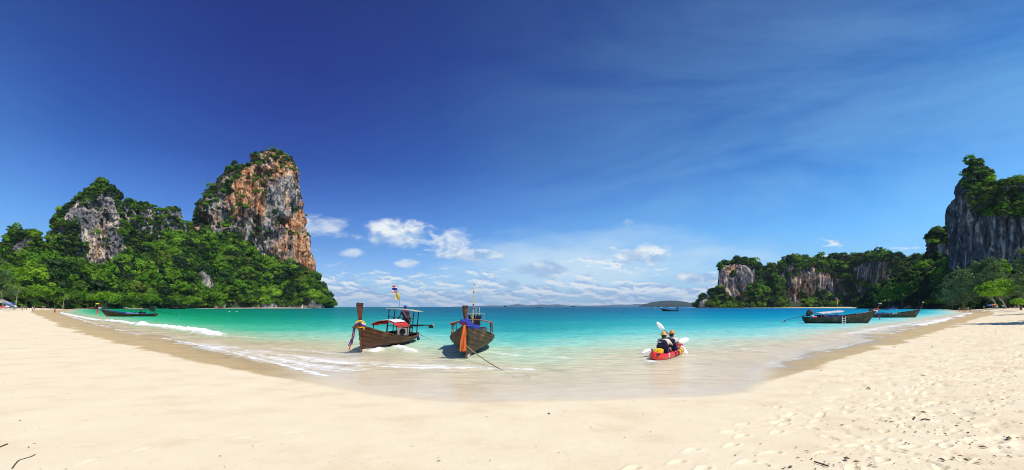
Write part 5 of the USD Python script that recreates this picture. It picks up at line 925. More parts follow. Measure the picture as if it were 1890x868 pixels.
# ------------------------------------------------------------------ trees that stand out along the beach
def ground_at(px, py):
    """the point of the beach seen at a pixel"""
    Y = np.concatenate([np.arange(4, 60, .1), np.arange(60, 700, .5)]); x = (px - CX) / FPX * Y; z = EYE + (HY - py) / FPX * Y
    g = np.maximum(beach_height(np.column_stack([x, Y])), 0); k = np.argmax(z <= g) if (z <= g).any() else len(Y) - 1
    return np.array([x[k], Y[k], g[k]])
def limb_path(rng, a, b, bend=.12, n=6):
    s = np.linspace(0, 1, n)[:, None]; L = np.linalg.norm(b - a); return a + (b - a) * s + rng.normal(0, bend * L, 3) * np.sin(np.pi * s) * .6
def broadleaf(T, seed, h, r, mat, bark=BARK, flat=.62, lobes=15, lean=(0, 0)):
    rng = np.random.default_rng(seed); fork = np.array([lean[0] * h * .35, lean[1] * h * .35, h * .34])
    tr = [tube(limb_path(rng, np.zeros(3) - [0, 0, .5], fork, .06), np.linspace(.045, .03, 6) * h * .6, 9)]
    C = []
    for i in range(lobes):
        a = rng.uniform(0, 6.28); q = rng.uniform(.15, 1) ** .6; c = np.array([math.cos(a) * q * r * .78 + lean[0] * h * .7, math.sin(a) * q * r * .78 + lean[1] * h * .7, h * (.62 + .30 * (1 - q * q) * rng.uniform(.6, 1.1)) - .10 * h * q * rng.random()])
        C.append(c)
        if i % 2 == 0: tr.append(tube(limb_path(rng, fork * rng.uniform(.85, 1.0), c - [0, 0, .04 * h], .1), np.linspace(.016, .006, 6) * h * .6, 6))
    obj('trunk', cat(*tr), bark, T, True)
    vs, fs, o = [], [], 0
    for c in C:
        lr = r * rng.uniform(.30, .46); d = rng.normal(0, 1, (95, 3)); d /= np.linalg.norm(d, axis=1, keepdims=True); d = d[d[:, 2] > -.45]
        v, f = leaves(rng, c + d * lr * [1.15, 1.15, flat] * rng.uniform(.7, 1.1, (len(d), 1)), d + [0, 0, .4], r * .085, 2, r * .06); vs.append(v); fs.append(f + o); o += len(v)
    obj('crown', (np.vstack(vs), np.vstack(fs)), mat, T)
def casuarina(T, seed, h, r, mat=LEAF_GREY, bark=BARK):
    """feathery upright tree: many thin drooping sprays on rising limbs"""
    rng = np.random.default_rng(seed); top = np.array([rng.normal(0, .05) * h, rng.normal(0, .05) * h, h]); tp = limb_path(rng, np.array([0, 0, -.5]), top, .04, 9)
    tr, vs, fs, o = [tube(tp, np.linspace(.022, .004, 9) * h * .7, 8)], [], [], 0
    for i in range(46):
        s = rng.uniform(.16, .97); a = rng.uniform(0, 6.28); base = tp[0] + (tp[-1] - tp[0]) * s; L = r * (1.15 - .85 * s) * rng.uniform(.7, 1.15) + .2
        end = base + np.array([math.cos(a) * L, math.sin(a) * L, L * rng.uniform(.35, .8)]); lp = limb_path(rng, base, end, .12)
        if i % 3 == 0: tr.append(tube(lp, np.linspace(.010, .003, 6) * h * .5, 5))
        q = lp[rng.integers(1, 6, 46)] + rng.normal(0, .13 * L + .1, (46, 3)); dn = np.column_stack([rng.normal(0, .35, (46, 2)) + [math.cos(a) * .5, math.sin(a) * .5], rng.uniform(-.5, .75, 46)]); dn /= np.linalg.norm(dn, axis=1, keepdims=True)
        sd = np.cross(dn, rng.normal(0, 1, dn.shape)); sd /= np.linalg.norm(sd, axis=1, keepdims=True); ln = h * .050 * rng.uniform(.6, 1.3, (46, 1)); wd = h * .011
        v = np.stack([q - sd * wd, q + sd * wd, q + dn * ln + sd * wd * .3, q + dn * ln - sd * wd * .3], 1).reshape(-1, 3); k = np.arange(46)[:, None] * 4
        vs.append(v); fs.append(np.vstack([k + [0, 1, 2], k + [0, 2, 3]]) + o); o += len(v)
    obj('trunk', cat(*tr), bark, T, True); obj('crown', (np.vstack(vs), np.vstack(fs)), mat, T)
LEAF_PALM = leaf_mat('leaf_palm', (.09, .15, .02), (.30, .36, .09), .25)
def palm(T, seed, h, lean=(.1, 0)):
    rng = np.random.default_rng(seed); top = np.array([lean[0] * h, lean[1] * h, h]); s = np.linspace(0, 1, 10)[:, None]; tp = np.array([0, 0, -.4]) + (top - [0, 0, -.4]) * np.column_stack([s ** 1.6, s ** 1.6, s])
    obj('trunk', tube(tp, np.linspace(.20, .11, 10), 9), BARK_PALE, T, True); cr = None
    for i in range(19):
        a = i * 2.4 + rng.normal(0, .15); el = rng.uniform(-.25, 1.15); L = 3.6 * rng.uniform(.8, 1.1); u = np.linspace(0, 1, 14); dr = np.array([math.cos(a), math.sin(a)])
        sp = np.column_stack([dr[0] * L * u * math.cos(el * .8), dr[1] * L * u * math.cos(el * .8), L * (math.sin(el) * u - .75 * u * u)]) + top
        vs, fs, o = [], [], 0
        for k in range(1, 14):
            for sg in (-1, 1):
                for j in range(2):
                    b = sp[k] - (sp[k] - sp[k - 1]) * j * .5; sd = np.array([-dr[1], dr[0], 0]) * sg; ln = .75 * math.sin(math.pi * min(.96, u[k] * .8 + .15)); e = b + sd * ln + np.array([dr[0], dr[1], 0]) * ln * .5 - [0, 0, ln * .55]
                    w = (sp[k] - sp[k - 1]) * .14; vs += [b - w, b + w, e]; fs.append([o, o + 1, o + 2]); o += 3
        st = tube(sp, np.linspace(.03, .008, 14), 5); v = np.vstack([np.array(vs), st.vertices]); f = np.vstack([np.array(fs), st.faces + o]); obj('frond', (v, f), LEAF_PALM, T)
rng = np.random.default_rng(5)
def tree_at(px, base_py, Y, z=None):
    x = (px - CX) / FPX * Y; return np.array([x, Y, ground_z(x, Y) if z is None else z])
# left shore: a row of spreading trees at the edge of the sand, copies of three kinds
left_protos = []
for i, (px, Y, h, r, m, lab) in enumerate([(196, 470, 17, 10.5, LEAF_BRIGHT, 'widest bright green rounded tree at the left shore, behind the moored blue railed boat'), (251, 525, 17, 9.5, LEAF, 'deep green domed tree at the left shore, above the row of beached boats'), (68, 330, 15, 8.5, LEAF_BRIGHT, 'spreading tree with low yellow green boughs over the sand at far left')]):
    T = thing('shore_tree', lab, 'tree', tree_at(px, 0, Y), 0); broadleaf(T, 300 + i, h, r, m, flat=.6 if i < 2 else .4); left_protos.append(T.GetPath())
for k, (px, Y, s, v) in enumerate(sorted([(8, 262, .72, 1), (22, 282, .8, 2), (48, 300, .75, 1), (88, 362, .85, 1), (104, 392, .9, 2), (124, 425, 1.0, 1), (146, 462, .95, 0), (168, 485, .9, 1), (222, 520, 1.0, 1), (276, 566, 1.05, 0), (300, 586, 1.0, 1), (326, 606, 1.1, 1), (352, 634, 1.0, 0), (-25, 240, .8, 1), (-70, 215, .8, 2)])):
    copy_of(left_protos[v], 'shore_tree', f'{ORD[k]} from the left of the plain broadleaf trees along the left shore', 'tree', tree_at(px, 0, Y), float(rng.uniform(0, 360)), s, 'broadleaf trees along the left shore')
T = thing('palm_tree', 'coconut palm with pale trunk and drooping fronds at far left of the beach', 'palm', tree_at(29, 0, 205), 0); palm(T, 3, 8.6, (.13, 0)); pp = T.GetPath()
copy_of(pp, 'palm_tree', 'palm half hidden among the trees, right of the pale trunked palm', 'palm', tree_at(116, 0, 385), 70, 1.25)
copy_of(pp, 'palm_tree', 'shorter palm among shore trees left of the pale trunked palm', 'palm', tree_at(6, 0, 235), 190, .95)
T = thing('casuarina_tree', 'feathery tree top cut by the left edge of the picture', 'tree', tree_at(-6, 0, 150)); casuarina(T, 8, 19, 4.5)
# right shore
right_specs = [(1758, 322, 20, 7.5, 'leftmost feathery grey green tree below the right cliff'), (1781, 300, 24, 8, 'feathery grey green tree, second from the left below the right cliff'), (1806, 290, 27, 8, 'tallest feathery grey green tree below the right cliff'), (1835, 280, 24, 7.5, 'feathery grey green tree behind the bright flat crowned tree on the right')]
for i, (px, Y, h, r, lab) in enumerate(right_specs):
    T = thing('casuarina_tree', lab, 'tree', tree_at(px, 0, Y), 40 * i); casuarina(T, 20 + i, h, r)
T = thing('casuarina_tree', 'feathery tree cut by the right edge of the picture', 'tree', tree_at(1899, 0, 170)); casuarina(T, 31, 21, 4.0)
for i, (px, Y, h, r, m, lab) in enumerate([(1852, 235, 13.5, 9, LEAF_BRIGHT, 'bright green flat crowned tree over the sand at the right edge'), (1884, 225, 13, 8, LEAF_BRIGHT, 'bright green spreading tree at the right edge, beside the flat crowned one'), (1640, 470, 19, 9, LEAF_BRIGHT, 'bright yellow green tree at the water between headland and shaded slope'), (1666, 462, 24, 8, LEAF_BRIGHT, 'tall light green tree against the shaded slope, right of the bay'), (1697, 455, 16, 7.5, LEAF, 'mid green tree at the foot of the shaded slope by the water'),
                                    (1722, 440, 9, 6, LEAF_BRIGHT, 'low bright bush at the foot of the shaded slope'), (1745, 405, 9, 5.5, LEAF, 'low green bush left of the feathery trees')]):
    T = thing('shore_tree', lab, 'tree', tree_at(px, 0, Y)); broadleaf(T, 340 + i, h, r, m, flat=.42 if i < 2 else .6, lobes=18)
for i, (px, Y, ln, lab) in enumerate([(1858, 205, -.55, 'leaning pale trunk with thin leaves right of the feathery trees'), (1842, 215, -.4, 'slender leaning tree behind the beach goers on the right')]):
    T = thing('leaning_tree', lab, 'tree', tree_at(px, 0, Y)); broadleaf(T, 360 + i, 9, 3.4, LEAF_BRIGHT, BARK_PALE, .5, 8, (ln, 0))
T = thing('round_bush', 'low round bright bush on the sand at the right edge', 'bush', tree_at(1886, 0, 150, None)); broadleaf(T, 370, 3.4, 2.6, LEAF_BRIGHT, lobes=10)
# trees just outside the picture on the right; their shade falls across the sand
for i, (x, y, h, r) in enumerate([(61, 48, 15, 6.0), (69, 52, 15, 6.5), (107, 94, 14, 6)]):
    T = thing('shade_tree', ['tree outside the right edge whose shade crosses the sand', 'second tree outside the right edge shading the sand', 'tree outside the right edge beside the sunbathers'][i], 'tree', (x, y, ground_z(x, y))); broadleaf(T, 380 + i, h, r, LEAF, lobes=12)

# ------------------------------------------------------------------ far land
HAZEGREEN = pm('far_forest', (.014, .032, .020), .95, .5, .01)
def far_hill(name, lab, tops, dp, seed, amp=.6):
    m = ridge([(px, 566.4 - (566.4 - py) * (.78 if Y > 20000 else 1), Y, dp, -8) for px, py, Y in tops], seed, amp, .45, 240, 24); p = obj(name, m, HAZEGREEN, None, True); tag(p, lab, 'island'); return p
far_hill('island', 'long dark blue wooded island on the horizon, right of the open sea', [(1178, 566.3, 8000), (1186, 563, 8000), (1200, 559, 8000), (1216, 556.5, 8000), (1232, 555.3, 8000), (1250, 555.6, 8000), (1264, 557.5, 8000), (1274, 559.5, 8000), (1284, 557.8, 8000), (1300, 558, 8000), (1330, 562, 8000)], 1300, 201, .25)
far_hill('distant_hills', 'faint blue hills far off on the horizon behind the anchored boats', [(838, 566.2, 28000), (862, 565, 28000), (880, 564.6, 28000), (905, 563, 28000), (918, 564, 28000), (938, 563.5, 28000), (955, 559.8, 28000), (972, 563.2, 28000), (985, 563, 28000), (998, 560.5, 28000), (1012, 561.5, 28000), (1030, 560.5, 28000), (1042, 562.6, 28000), (1052, 564.2, 28000), (1066, 563.4, 28000), (1085, 564.8, 28000), (1110, 563.8, 28000), (1130, 562, 28000), (1145, 560.8, 28000), (1158, 561.5, 28000), (1172, 559.8, 28000), (1190, 559.8, 28000), (1220, 561, 28000), (1260, 564, 28000)], 4500, 211, .2)
far_hill('islet', 'tiny pointed islet on the horizon right of the mast', [(929, 566.4, 5000), (931, 564.6, 5000), (933, 563.4, 5000), (935, 565, 5000), (937, 566.4, 5000)], 60, 221, .3)
far_hill('islet', 'tiny flat islet on the horizon in the middle of the bay mouth', [(1053, 566.4, 5200), (1056, 564.6, 5200), (1060, 564.6, 5200), (1063, 566.4, 5200)], 60, 222, .3)
# the small rock off the tip of the headland, boulders along the shore
T = thing('sea_rock', 'small green topped rock off the left tip of the headland', 'rock', at(1302, 566, 985)); obj('boulder', trimesh.Trimesh(BOULDERS[1].vertices * [11, 8, 13] + [0, 0, 3], BOULDERS[1].faces), ROCK_GREY, T, True)
for i, (px, Y, s) in enumerate([(1592, 905, 5), (1640, 500, 3.2), (1652, 470, 4.2), (1676, 462, 3.4), (1700, 462, 3.0), (1706, 452, 2.4), (1728, 430, 2.4), (404, 705, 7), (346, 660, 5), (545, 785, 5), (575, 796, 6)]):
    x = (px - CX) / FPX * Y; b = BOULDERS[i % 4]; o = obj('shore_boulder', trimesh.Trimesh(b.vertices * [s * 1.3, s, s * .8] + [x, Y, max(ground_z(x, Y), 0) + s * .25], b.faces), ROCK_GREY, None, True)
    tag(o, ['dark boulder on the waterline right of the middle headland cliffs', 'boulder under the bright tree between headland and shaded slope', 'boulder behind the rightmost white boat', 'boulder under the tall light green tree', 'boulder at the foot of the shaded slope', 'smaller boulder just right of another below the shaded slope', 'boulder where the right sand meets the shaded slope', 'grey boulder below the rock outcrop on the left shore', 'boulder on the left shore left of the rock outcrop', 'boulder below the middle of the tallest tower', 'boulder at the right foot of the tallest tower'][i], 'rock', 'boulders along the shores')

# ------------------------------------------------------------------ boats farther off
def far_boat(lab, px, Y, L, rot, hullm, can, can_edge=None, group=None, engine_on=True, bowrag=None, post=1.1):
    x = (px - CX) / FPX * Y; g = max(ground_z(x, Y), 0)
    T, H, bw, tp = longtail('longtail_boat', lab, (x, Y, g), rot, L, 2.0, 1.5, .6, hullm, post, .26, .75, 0, post_rake=.5, draft=.12, group=group)
    canopy(T, -.28 * L, .12 * L, .85, 1.7, 1.85, can, .08, .6, (-.25 * L, .08 * L), edge=can_edge, seed=int(px))
    if engine_on: engine(T, (-.47 * L, 0, 1.25), (-.47 * L - 3, .3, .5), GREASE, 1.0)
    if bowrag is not None: obj('bow_scarf', scarf_ring(on_post(bw, tp, .15), .22, .14), bowrag, T, True)
    return T
FB = far_boat('small longtail boat with white bow cloth and red flag, anchored off the dark blue island', 1238, 242, 7.0, 178, W_BROWN, WHITE, None, None, True, WHITE_CLOTH)
obj('bow_cloth', ribbon([(3.5, 0, 1.5), (4.1, 0, 2.2), (4.5, 0, 2.9)], [.3, .5, .3], .03, .3), WHITE_CLOTH, FB); pl = obj('flag_pole', tube([[1.2, 0, 1.8], [1.2, 0, 3.9]], .03, 5), CREAM, FB); flag(np.array([1.2, 0, 3.9]), (-.6, 0, 0), (0, 0, -.8), [(RED_CLOTH, 1)], pl)
far_boat('longtail boat with a purple awning lying by the left shore below the rock outcrop', 328, 470, 14.5, 2, W_DARK, pm('awning_purple', (.30, .16, .42), .8, .2, 3), None, None, True)
far_boat('longtail boat with a brown awning far out on the horizon', 998, 1000, 11, 170, W_DARK, RUST, None, None, False)
shore_kinds = [(W_RED, WHITE, RED_CLOTH, RED_CLOTH), (W_DARK, CYAN_PAINT, None, YELLOW_CLOTH), (W_OLIVE, pm('awning_grey', (.45, .44, .46), .8, .2, 3), BLUE_CLOTH, PINK_CLOTH)]
sp = []
for i, (hm, c, e, rg) in enumerate(shore_kinds):
    px, Y = [(168, 478), (196, 508), (214, 528)][i]; T = far_boat(['beached longtail boat with red rag and white red edged awning, left in the shore row', 'beached longtail boat with cyan awning, second kind in the left shore row', 'beached longtail boat with grey blue awning in the middle of the left shore row'][i], px, Y, 10.5, [200, 250, 215][i], hm, c, e, 'longtail boats drawn up along the left shore', True, rg); sp.append(T.GetPath())
for k, (px, Y) in enumerate([(176, 486), (183, 494), (190, 500), (205, 518), (222, 537), (230, 546), (238, 554), (246, 563), (254, 572), (263, 582), (284, 606)]):
    x = (px - CX) / FPX * Y; copy_of(sp[k % 3], 'longtail_boat', f'{ORD[k]} from the left of the smaller boats between the marked ones along the left shore', 'boat', (x, Y, max(ground_z(x, Y), 0)), float(200 + 60 * rng.random()), 1.0, 'longtail boats drawn up along the left shore')
for k, (px, Y, m, lab) in enumerate([(161, 470, YELLOW_CLOTH, 'yellow pennant on a pole left of the beached boats'), (260, 575, YELLOW_CLOTH, 'yellow flag on a pole above the beached boats'), (266, 580, C_WHITE, 'pale flag on a pole right of the yellow one')]):
    x = (px - CX) / FPX * Y; T = thing('flag', lab, 'flag', (x, Y, max(ground_z(x, Y), 0))); pl = obj('flag_pole', tube([[0, 0, -.2], [0, 0, 5.6]], .05, 5), CREAM, T); flag(np.array([0, 0, 5.5]), (2.2 if k else .9, .2, 0), (0, 0, -1.7 if k else -2.6), [(m, 1)], T, 'banner')
def speedboat(lab, px, Y, L, rot, z=None):
    x = (px - CX) / FPX * Y; T = thing('speedboat', lab, 'boat', (x, Y, z if z is not None else 0), rot); t = np.linspace(0, 1, 16); w = L * .14 * spl(t, [0, .5, .8, 1], [.9, 1, .7, .05]); u = np.linspace(0, 1, 6)
    for sg in (-1, 1):
        g = np.stack([np.stack([L * (t - .5) + .12 * L * a * t ** 2, sg * w * (1 - (1 - a) ** 2), -.2 + (L * .11 + .25 * t ** 2) * a], -1) for a in u], 1); obj('hull_side', sheet(g if sg > 0 else g[:, ::-1], .05), WHITE, T, 40)
    obj('deck', sheet(np.stack([np.stack([L * (t - .5) + .12 * L * t ** 2, w * a, L * .10 + .22 * t ** 2], -1) for a in (1, 0, -1)], 1)[:, ::-1], .05), WHITE, T); obj('cabin', box(L * .3, L * .17, L * .10, (0, 0, L * .15), bevel=.05), GREASE, T); obj('outboard', box(.5, .4, 1.0, (-L * .54, 0, .5), bevel=.08), GREASE, T)
    obj('awning', box(L * .36, L * .2, .06, (-.02 * L, 0, L * .26)), WHITE, T)
    for sx in (-1, 1):
        for sy in (-1, 1): obj('awning_post', tube([[sx * L * .16, sy * L * .09, L * .1], [sx * L * .16, sy * L * .09, L * .26]], .03, 5), STEEL, T)
speedboat('white speedboat under way far off, left of the anchored longtail boat', 1204, 800, 9, 180); speedboat('tiny white boat on the horizon beside the tallest tower', 622, 1500, 10, 200); speedboat('tiny white boat on the horizon in the middle of the bay mouth', 1107, 1400, 9, 180)
speedboat('leftmost white boat moored under the shaded slope', 1616, 560, 7.5, 180); speedboat('middle white boat moored under the shaded slope', 1645, 500, 8, 170); speedboat('rightmost white boat moored under the shaded slope', 1660, 478, 5.5, 185)
wk = obj('wake', sheet(np.stack([np.array([[at(1208 + 12 * s, 566, 800)[0], 800 + 1.5 * a, .06 + .05 * math.sin(7 * s)] for a in (-1, 0, 1)]) for s in np.linspace(0, 1, 10)]), .05), WHITE); tag(wk, 'white wake streaming behind the far speedboat', 'wake')
for k, (px, Y, lab) in enumerate([(403, 560, 'red canoe with two people near the left cliffs'), (476, 640, 'orange canoe below the tallest tower')]):
    x = (px - CX) / FPX * Y; T = thing('canoe', lab, 'canoe', (x, Y, -.02), 10); obj('hull', trimesh.Trimesh(kh.vertices * [1.5, 1.6, 1.6], kh.faces), PLASTIC_RED if k == 0 else C_ORA, T, 50)
    for j, o_ in enumerate((-1.2, .9)[: 2 - k]):
        person(f'person in {"white" if j == 0 else "red"} paddling the {"red" if k == 0 else "orange"} canoe', (x + o_, Y, .25), 10, SIT, 1.35, .09, SKIN, C_WHITE if j == 0 else C_RED, C_NAVY)

# ------------------------------------------------------------------ people on the beach and in the water
SWIM = {**STAND}
def beach_person(px, py, lab, J=STAND, rot=90, **k):
    Y = 1.72 * FPX / k.pop('hp'); x = (px - CX) / FPX * Y; g = np.array([x, Y, max(ground_z(x, Y), -.3)]); return person(lab, g, rot, J, k.pop('size', 1.0), .07, k.pop('skin', SKIN), **k)
beach_person(41, 574, 'person in orange shorts and dark blue top walking on the left sand', WALK, 100, top=C_BLUE, bottom=C_ORA, hair=HAIR_FAIR, long_hair=True, hp=10.5)
beach_person(45.5, 568.5, 'person in a yellow top behind the walker in orange shorts', STAND, 60, top=C_YEL, bottom=C_BLACK, skin=SKIN_DARK, hp=8)
beach_person(49.5, 568, 'bare chested person with dark shorts beside the yellow topped one', STAND, 250, top=None, bottom=C_BLACK, skin=SKIN_DARK, hp=8.5)
beach_person(60, 571.5, 'person in white top and blue shorts striding on the left sand', WALK, 250, top=C_WHITE, bottom=C_BLUE, hp=10)
beach_person(63.5, 570, 'person in dark swimwear next to the one in blue shorts', STAND, 80, top=None, bottom=C_BLACK, hp=8)
beach_person(101.5, 576, 'person in red top, blue cap and black shorts at the left water edge', WALK, 200, top=C_RED, bottom=C_BLACK, hat=C_BLUE, hp=12)
beach_person(79, 568.5, 'person in white far up the left sand', STAND, 90, top=C_WHITE, bottom=C_WHITE, hp=5)
beach_person(83, 568, 'person in pink far up the left sand', STAND, 90, top=C_PINK, bottom=C_PINK, hp=5)
beach_person(97, 568, 'person in blue far up the left sand', STAND, 90, top=C_BLUE, bottom=C_TEAL, hp=5)
for px, py, lab, kw in [(1771, 569.5, 'bare chested person in black shorts nearest the water on the right', dict(bottom=C_BLACK)), (1778, 572, 'person in dark red walking at the right water edge', dict(top=C_RED, bottom=C_RED, J=WALK, skin=SKIN_DARK)), (1781.5, 571, 'person in brown beside the dark red walker', dict(bottom=C_BLACK, skin=SKIN_DARK)), (1784, 566, 'person in yellow and dark shorts up the right sand', dict(top=C_YEL, bottom=C_NAVY)),
                        (1787, 566, 'person in white and dark shorts up the right sand', dict(top=C_WHITE, bottom=C_NAVY)), (1790.5, 573.5, 'person with black swimwear on the wet sand at right', dict(top=C_BLACK, bottom=C_BLACK, long_hair=True, sleeve=0)), (1816, 567, 'person in pale top and orange shorts below the feathery trees', dict(top=C_WHITE, bottom=C_ORA)), (1832, 566.5, 'bare chested person in red shorts, leftmost of the standing group', dict(bottom=C_RED)),
                        (1835.5, 566.5, 'person in light blue in the standing group on the right', dict(top=C_TEAL, bottom=C_BLUE, leg=1.5)), (1838, 566.5, 'person in yellow green in the standing group on the right', dict(top=C_YEL, bottom=C_GRN, leg=1.5)), (1840.5, 566.5, 'person in white and blue in the standing group on the right', dict(top=C_WHITE, bottom=C_BLUE)), (1843.5, 566.5, 'person in dark clothes, rightmost of the standing group', dict(top=C_BLACK, bottom=C_BLACK)),
                        (1851, 568.5, 'person in white shirt and black shorts under the leaning trunk', dict(top=C_WHITE, bottom=C_BLACK, skin=SKIN_DARK)), (1873, 568, 'person in black at the right edge, left of three', dict(top=C_BLACK, bottom=C_YEL)), (1877, 568, 'person in navy at the right edge, middle of three', dict(top=C_NAVY, bottom=C_NAVY)), (1880.5, 568, 'person in green and white at the right edge, right of three', dict(top=C_GRN, bottom=C_WHITE))]:
    beach_person(px, py, lab, kw.pop('J', STAND), float(rng.uniform(0, 360)), hp={1771: 7.5, 1778: 8.6, 1781.5: 8.2, 1784: 6.4, 1787: 6.4, 1790.5: 8.8, 1816: 6.4, 1832: 6.6, 1835.5: 6.6, 1838: 6.6, 1840.5: 6.6, 1843.5: 6.4, 1851: 7.4, 1873: 7.4, 1877: 7.6, 1880.5: 7.4}[px], **kw)
for px, py, lab, kw in [(1858, 568.6, 'person in red lying propped on the right sand', dict(bottom=C_RED)), (1865, 568.8, 'person in pink sitting on the right sand', dict(top=C_PINK, bottom=C_PINK)), (1884, 572.5, 'person in black sitting in the shade at the right edge', dict(top=C_BLACK, bottom=C_BLACK, skin=SKIN_DARK)), (12, 568, 'person sitting in the shade by the blue parasol', dict(top=C_WHITE, bottom=C_NAVY)), (26, 567.5, 'dark clad person sitting right of the blue parasol', dict(top=C_NAVY, bottom=C_NAVY))]:
    beach_person(px, py, lab, SIT, float(rng.uniform(120, 240)), hp={1858: 7.6, 1865: 7.6, 1884: 10, 12: 8.5, 26: 8.5}[px], **kw)
for px, py, lab, kw in [(113, 570.8, 'bather standing in the surf at left', dict(bottom=C_NAVY)), (165, 571.5, 'bather behind the stem of the moored blue railed boat', dict()), (171, 572, 'bather in red near the stem of the moored blue railed boat', dict(top=C_RED)), (179, 575.5, 'wading person beside the pink sash of the moored boat', dict(bottom=C_PINK))]:
    x, Y = on(px, py + 1.5)[:2]; person(lab, (x, Y, -.75), 120, STAND, 1.0, .08, SKIN, **kw)
for px, py, lab in [(1833, 583, 'dark'), (423, 576, ''), (437, 576, '')][1:]:
    o = on(px, py); b = obj('mooring_float', lump(.7, .7, .45, (o[0], o[1], .12), 3, .2), CREAM); tag(b, f'{"left" if px < 430 else "right"} of two small pale floats below the left cliffs', 'buoy', 'floats off the left cliffs')
for px, py in [(1742, 572.5), (1691, 583.5), (1611, 579.5)][:2]:
    o = on(px, py); x, Y = o[:2]; person('swimmer near the right sand beyond the stem of the rear moored boat' if px > 1700 else 'swimmer just right of the grey green longtail boat', (x, Y, -1.35), 200, STAND, 1.0, .08, SKIN_DARK, group='swimmers on the right')

# ------------------------------------------------------------------ parasols and stalls under the left trees
def parasol(lab, px, Y, r, h, m, rot=0, tilt=(0, 0)):
    x = (px - CX) / FPX * Y; g = np.array([x, Y, ground_z(x, Y)]); T = thing('parasol', lab, 'parasol', g, rot, None, tilt); obj('pole', tube([[0, 0, -.2], [0, 0, h]], .03, 6), W_PALE, T)
    for k in range(8):
        a0, a1 = k * math.pi / 4, (k + 1) * math.pi / 4; u = np.linspace(0, 1, 5); gr = np.array([[[r * q * math.cos(a), r * q * math.sin(a), h - .42 * r * q ** 1.6 - .04 * q * math.sin((a - a0) * 4)] for a in np.linspace(a0, a1, 5)] for q in u * .999 + .001]); obj('panel', sheet(gr, .012), m, T)
parasol('blue beach parasol tilted towards the water at far left', 10.5, 180, 1.9, 2.5, TARP_PALE, 0, (12, -25)); parasol('red parasol cut by the left edge', -1, 170, 1.5, 1.1, RED_CLOTH); parasol('white parasol beside the blue one', 20, 190, 1.9, 1.7, WHITE); parasol('dark blue parasol behind the blue one', 17.5, 200, 1.8, 2.6, BLUE_CLOTH)
parasol('orange red parasol among the beach goers on the right', 1834.5, 250, 1.4, 2.4, ORANGE_CLOTH); parasol('small blue parasol left of the orange red one', 1826, 255, 1.2, 2.2, C_BLUE)
x_ = (1 - CX) / FPX * 195; g = np.array([x_, 195, ground_z(x_, 195)]); T = thing('beach_hut', 'open thatched hut with a white roof edge at far left', 'hut', g)
for sx in (-1, 1):
    for sy in (-1, 1): obj('post', tube([[sx * 1.6, sy * 1.2, -.2], [sx * 1.6, sy * 1.2, 2.3]], .06, 6), BARK, T)
obj('roof', trimesh.convex.convex_hull(np.array([[-2.2, -1.8, 2.2], [2.2, -1.8, 2.2], [2.2, 1.8, 2.2], [-2.2, 1.8, 2.2], [-1.2, 0, 3.4], [1.2, 0, 3.4]])), BARK_PALE, T); obj('roof_edge', box(4.5, .05, .22, (0, -1.83, 2.25)), WHITE, T); obj('counter', box(2.8, .5, 1.0, (0, -.9, .5), bevel=.03), C_TEAL, T)
for k, (px, lab) in enumerate([(24, 'left of two'), (32, 'right of two')]):
    x_ = (px - CX) / FPX * 185; g = np.array([x_, 185, ground_z(x_, 185)]); T = thing('sun_bed', f'pale wooden sun bed, {lab} under the left palm', 'sun bed', g, 70); obj('seat', box(1.9, .65, .07, (0, 0, .35), bevel=.01), W_PALE, T); obj('backrest', box(.7, .65, .06, (-1.1, 0, .55), ry=.6), WHITE, T)
    for sx in (-.8, .8):
        for sy in (-.25, .25): obj('leg', box(.06, .06, .36, (sx, sy, .16)), W_PALE, T)

# ------------------------------------------------------------------ sticks, dry leaves, weed on the sand
LITTER = pm('dry_leaf', (.15, .09, .055), .85, .6, 30); TWIG = pm('twig', (.06, .045, .035), .9, .4, 30)
for pts, r, lab in [([(22, 867), (33, 857), (44, 851), (57, 846), (65, 844)], .007, 'long thin stick on the sand at the bottom left corner'), ([(-3, 830), (5, 827), (14, 824)], .007, 'short stick cut by the left edge'), ([(1503, 856), (1516, 861), (1529, 866)], .009, 'dark twig on the sand at the bottom, right of the middle'), ([(1700, 777), (1707, 775), (1716, 778)], .010, 'brown piece of driftwood on the trodden sand at right')]:
    P = np.array([ground_at(*p) for p in pts]) + [0, 0, .012]; o = obj('stick', tube(spline(P, 5), r, 6), TWIG); tag(o, lab, 'stick')
def litter(name, n, seed, pick, size, mat, lab):
    rng = np.random.default_rng(seed); xy = pick(rng, n); d = shore_distance(xy); w = wet_distance(xy); keep = w > .2; xy, d = xy[keep], d[keep]; z = beach_height(xy); vs, fs, o = [], [], 0
    for (x, y), zz in zip(xy, z):
        s = size * math.exp(rng.normal(0, .5)) * (1 + max(0, y - 14) / 30); a = rng.uniform(0, 6.28); e = rng.uniform(.25, .6); c, q = math.cos(a), math.sin(a); h = rng.uniform(.2, .7) * s
        p = np.array([[-1, 0, .1], [-.2, -e, .3], [1, 0, .25], [.1, e, .2], [0, 0, .9]]) * [s, s, h]; p = np.column_stack([p[:, 0] * c - p[:, 1] * q + x, p[:, 0] * q + p[:, 1] * c + y, p[:, 2] + zz + .004]); vs.append(p); fs.append(np.array([[0, 1, 4], [1, 2, 4], [2, 3, 4], [3, 0, 4]]) + o); o += 5
    m = obj(name, (np.vstack(vs), np.vstack(fs)), mat); tag(m, lab, name.replace('_', ' '), kind='stuff')
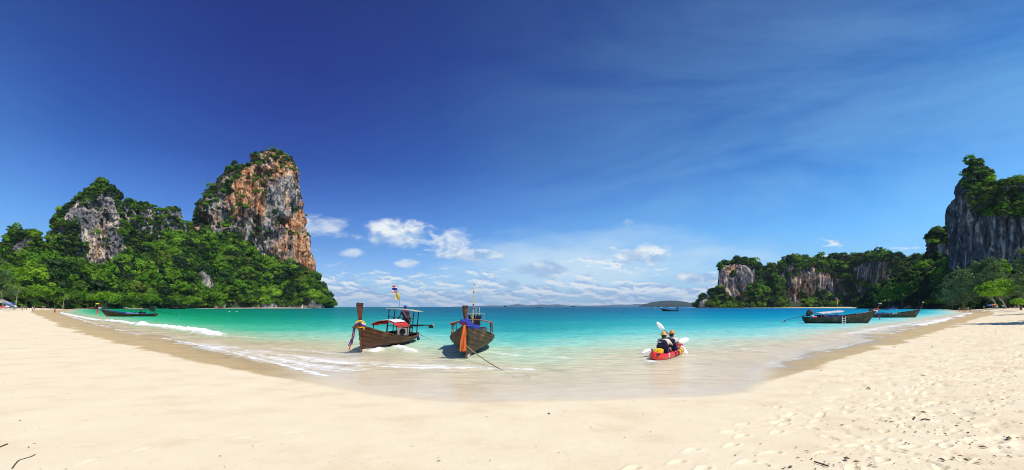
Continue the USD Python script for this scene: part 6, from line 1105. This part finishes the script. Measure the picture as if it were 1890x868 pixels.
def pick_right(rng, n):
    c = np.array([ground_at(*p)[:2] for p in [(1790, 760), (1740, 775), (1850, 740), (1830, 800), (1700, 800), (1780, 830), (1870, 860), (1640, 850), (1870, 660), (1820, 690), (1800, 640), (1850, 620), (1560, 860), (1880, 700), (1840, 720), (1760, 800), (1500, 862), (1680, 775)]]); k = rng.integers(0, len(c), n); r = np.hypot(*c[k].T)[:, None]
    return c[k] + rng.normal(0, 1, (n, 2)) * [.075, .05] * r
def pick_all(rng, n):
    Y = 1 / rng.uniform(1 / 60, 1 / 5.5, n); return np.column_stack([rng.uniform(-1.05, 1.05, n) * Y, Y])
litter('leaf_litter', 480, 4, pick_right, .020, LITTER, 'dark dry leaves and weed scattered over the trodden sand at right'); litter('beach_debris', 200, 6, pick_all, .014, TWIG, 'small dark bits scattered across the pale sand')

# undergrowth below the trees behind the sand
def undergrowth(lab, line, n, seed, size):
    rng = np.random.default_rng(seed); t = np.array(line, float); px = rng.uniform(t[0, 0], t[-1, 0], n); Y = np.interp(px, t[:, 0], t[:, 1]) + rng.uniform(-2, 14, n); x = (px - CX) / FPX * Y; z = beach_height(np.column_stack([x, Y])); s_ = size * rng.uniform(.6, 1.4, n)
    o = instancer('undergrowth', None, None, CROWNS, np.column_stack([x, Y, np.maximum(z, .3) - .5 * s_]), np.stack([s_, s_, s_], 1), rng.uniform(0, 6.28, n), np.where(rng.random(n) < .6, 2, 0)); tag(o, lab, 'undergrowth')
undergrowth('dense dark undergrowth below the trees of the left shore', [(-80, 222), (0, 262), (50, 312), (90, 372), (130, 440), (170, 492), (225, 532), (280, 578), (330, 620), (356, 650)], 330, 1, 3.4)
undergrowth('dense dark undergrowth behind the sand below the right cliff', [(1690, 480), (1728, 448), (1750, 400), (1765, 336), (1790, 305), (1850, 270), (1920, 235)], 220, 2, 3.2)
# ------------------------------------------------------------------ sea haze
HZ = usdkit.material(stage, '/World/Looks/haze', {'v': ('principled_volume', {'color': (.62, .80, 1.0), 'density': 2.6e-5, 'anisotropy': .2})}, [], volume='v.volume')
hz = obj('haze', box(90000, 42000, 610, (0, 14000, 290)), HZ); tag(hz, 'thin sea haze over the bay', 'haze', kind='stuff')
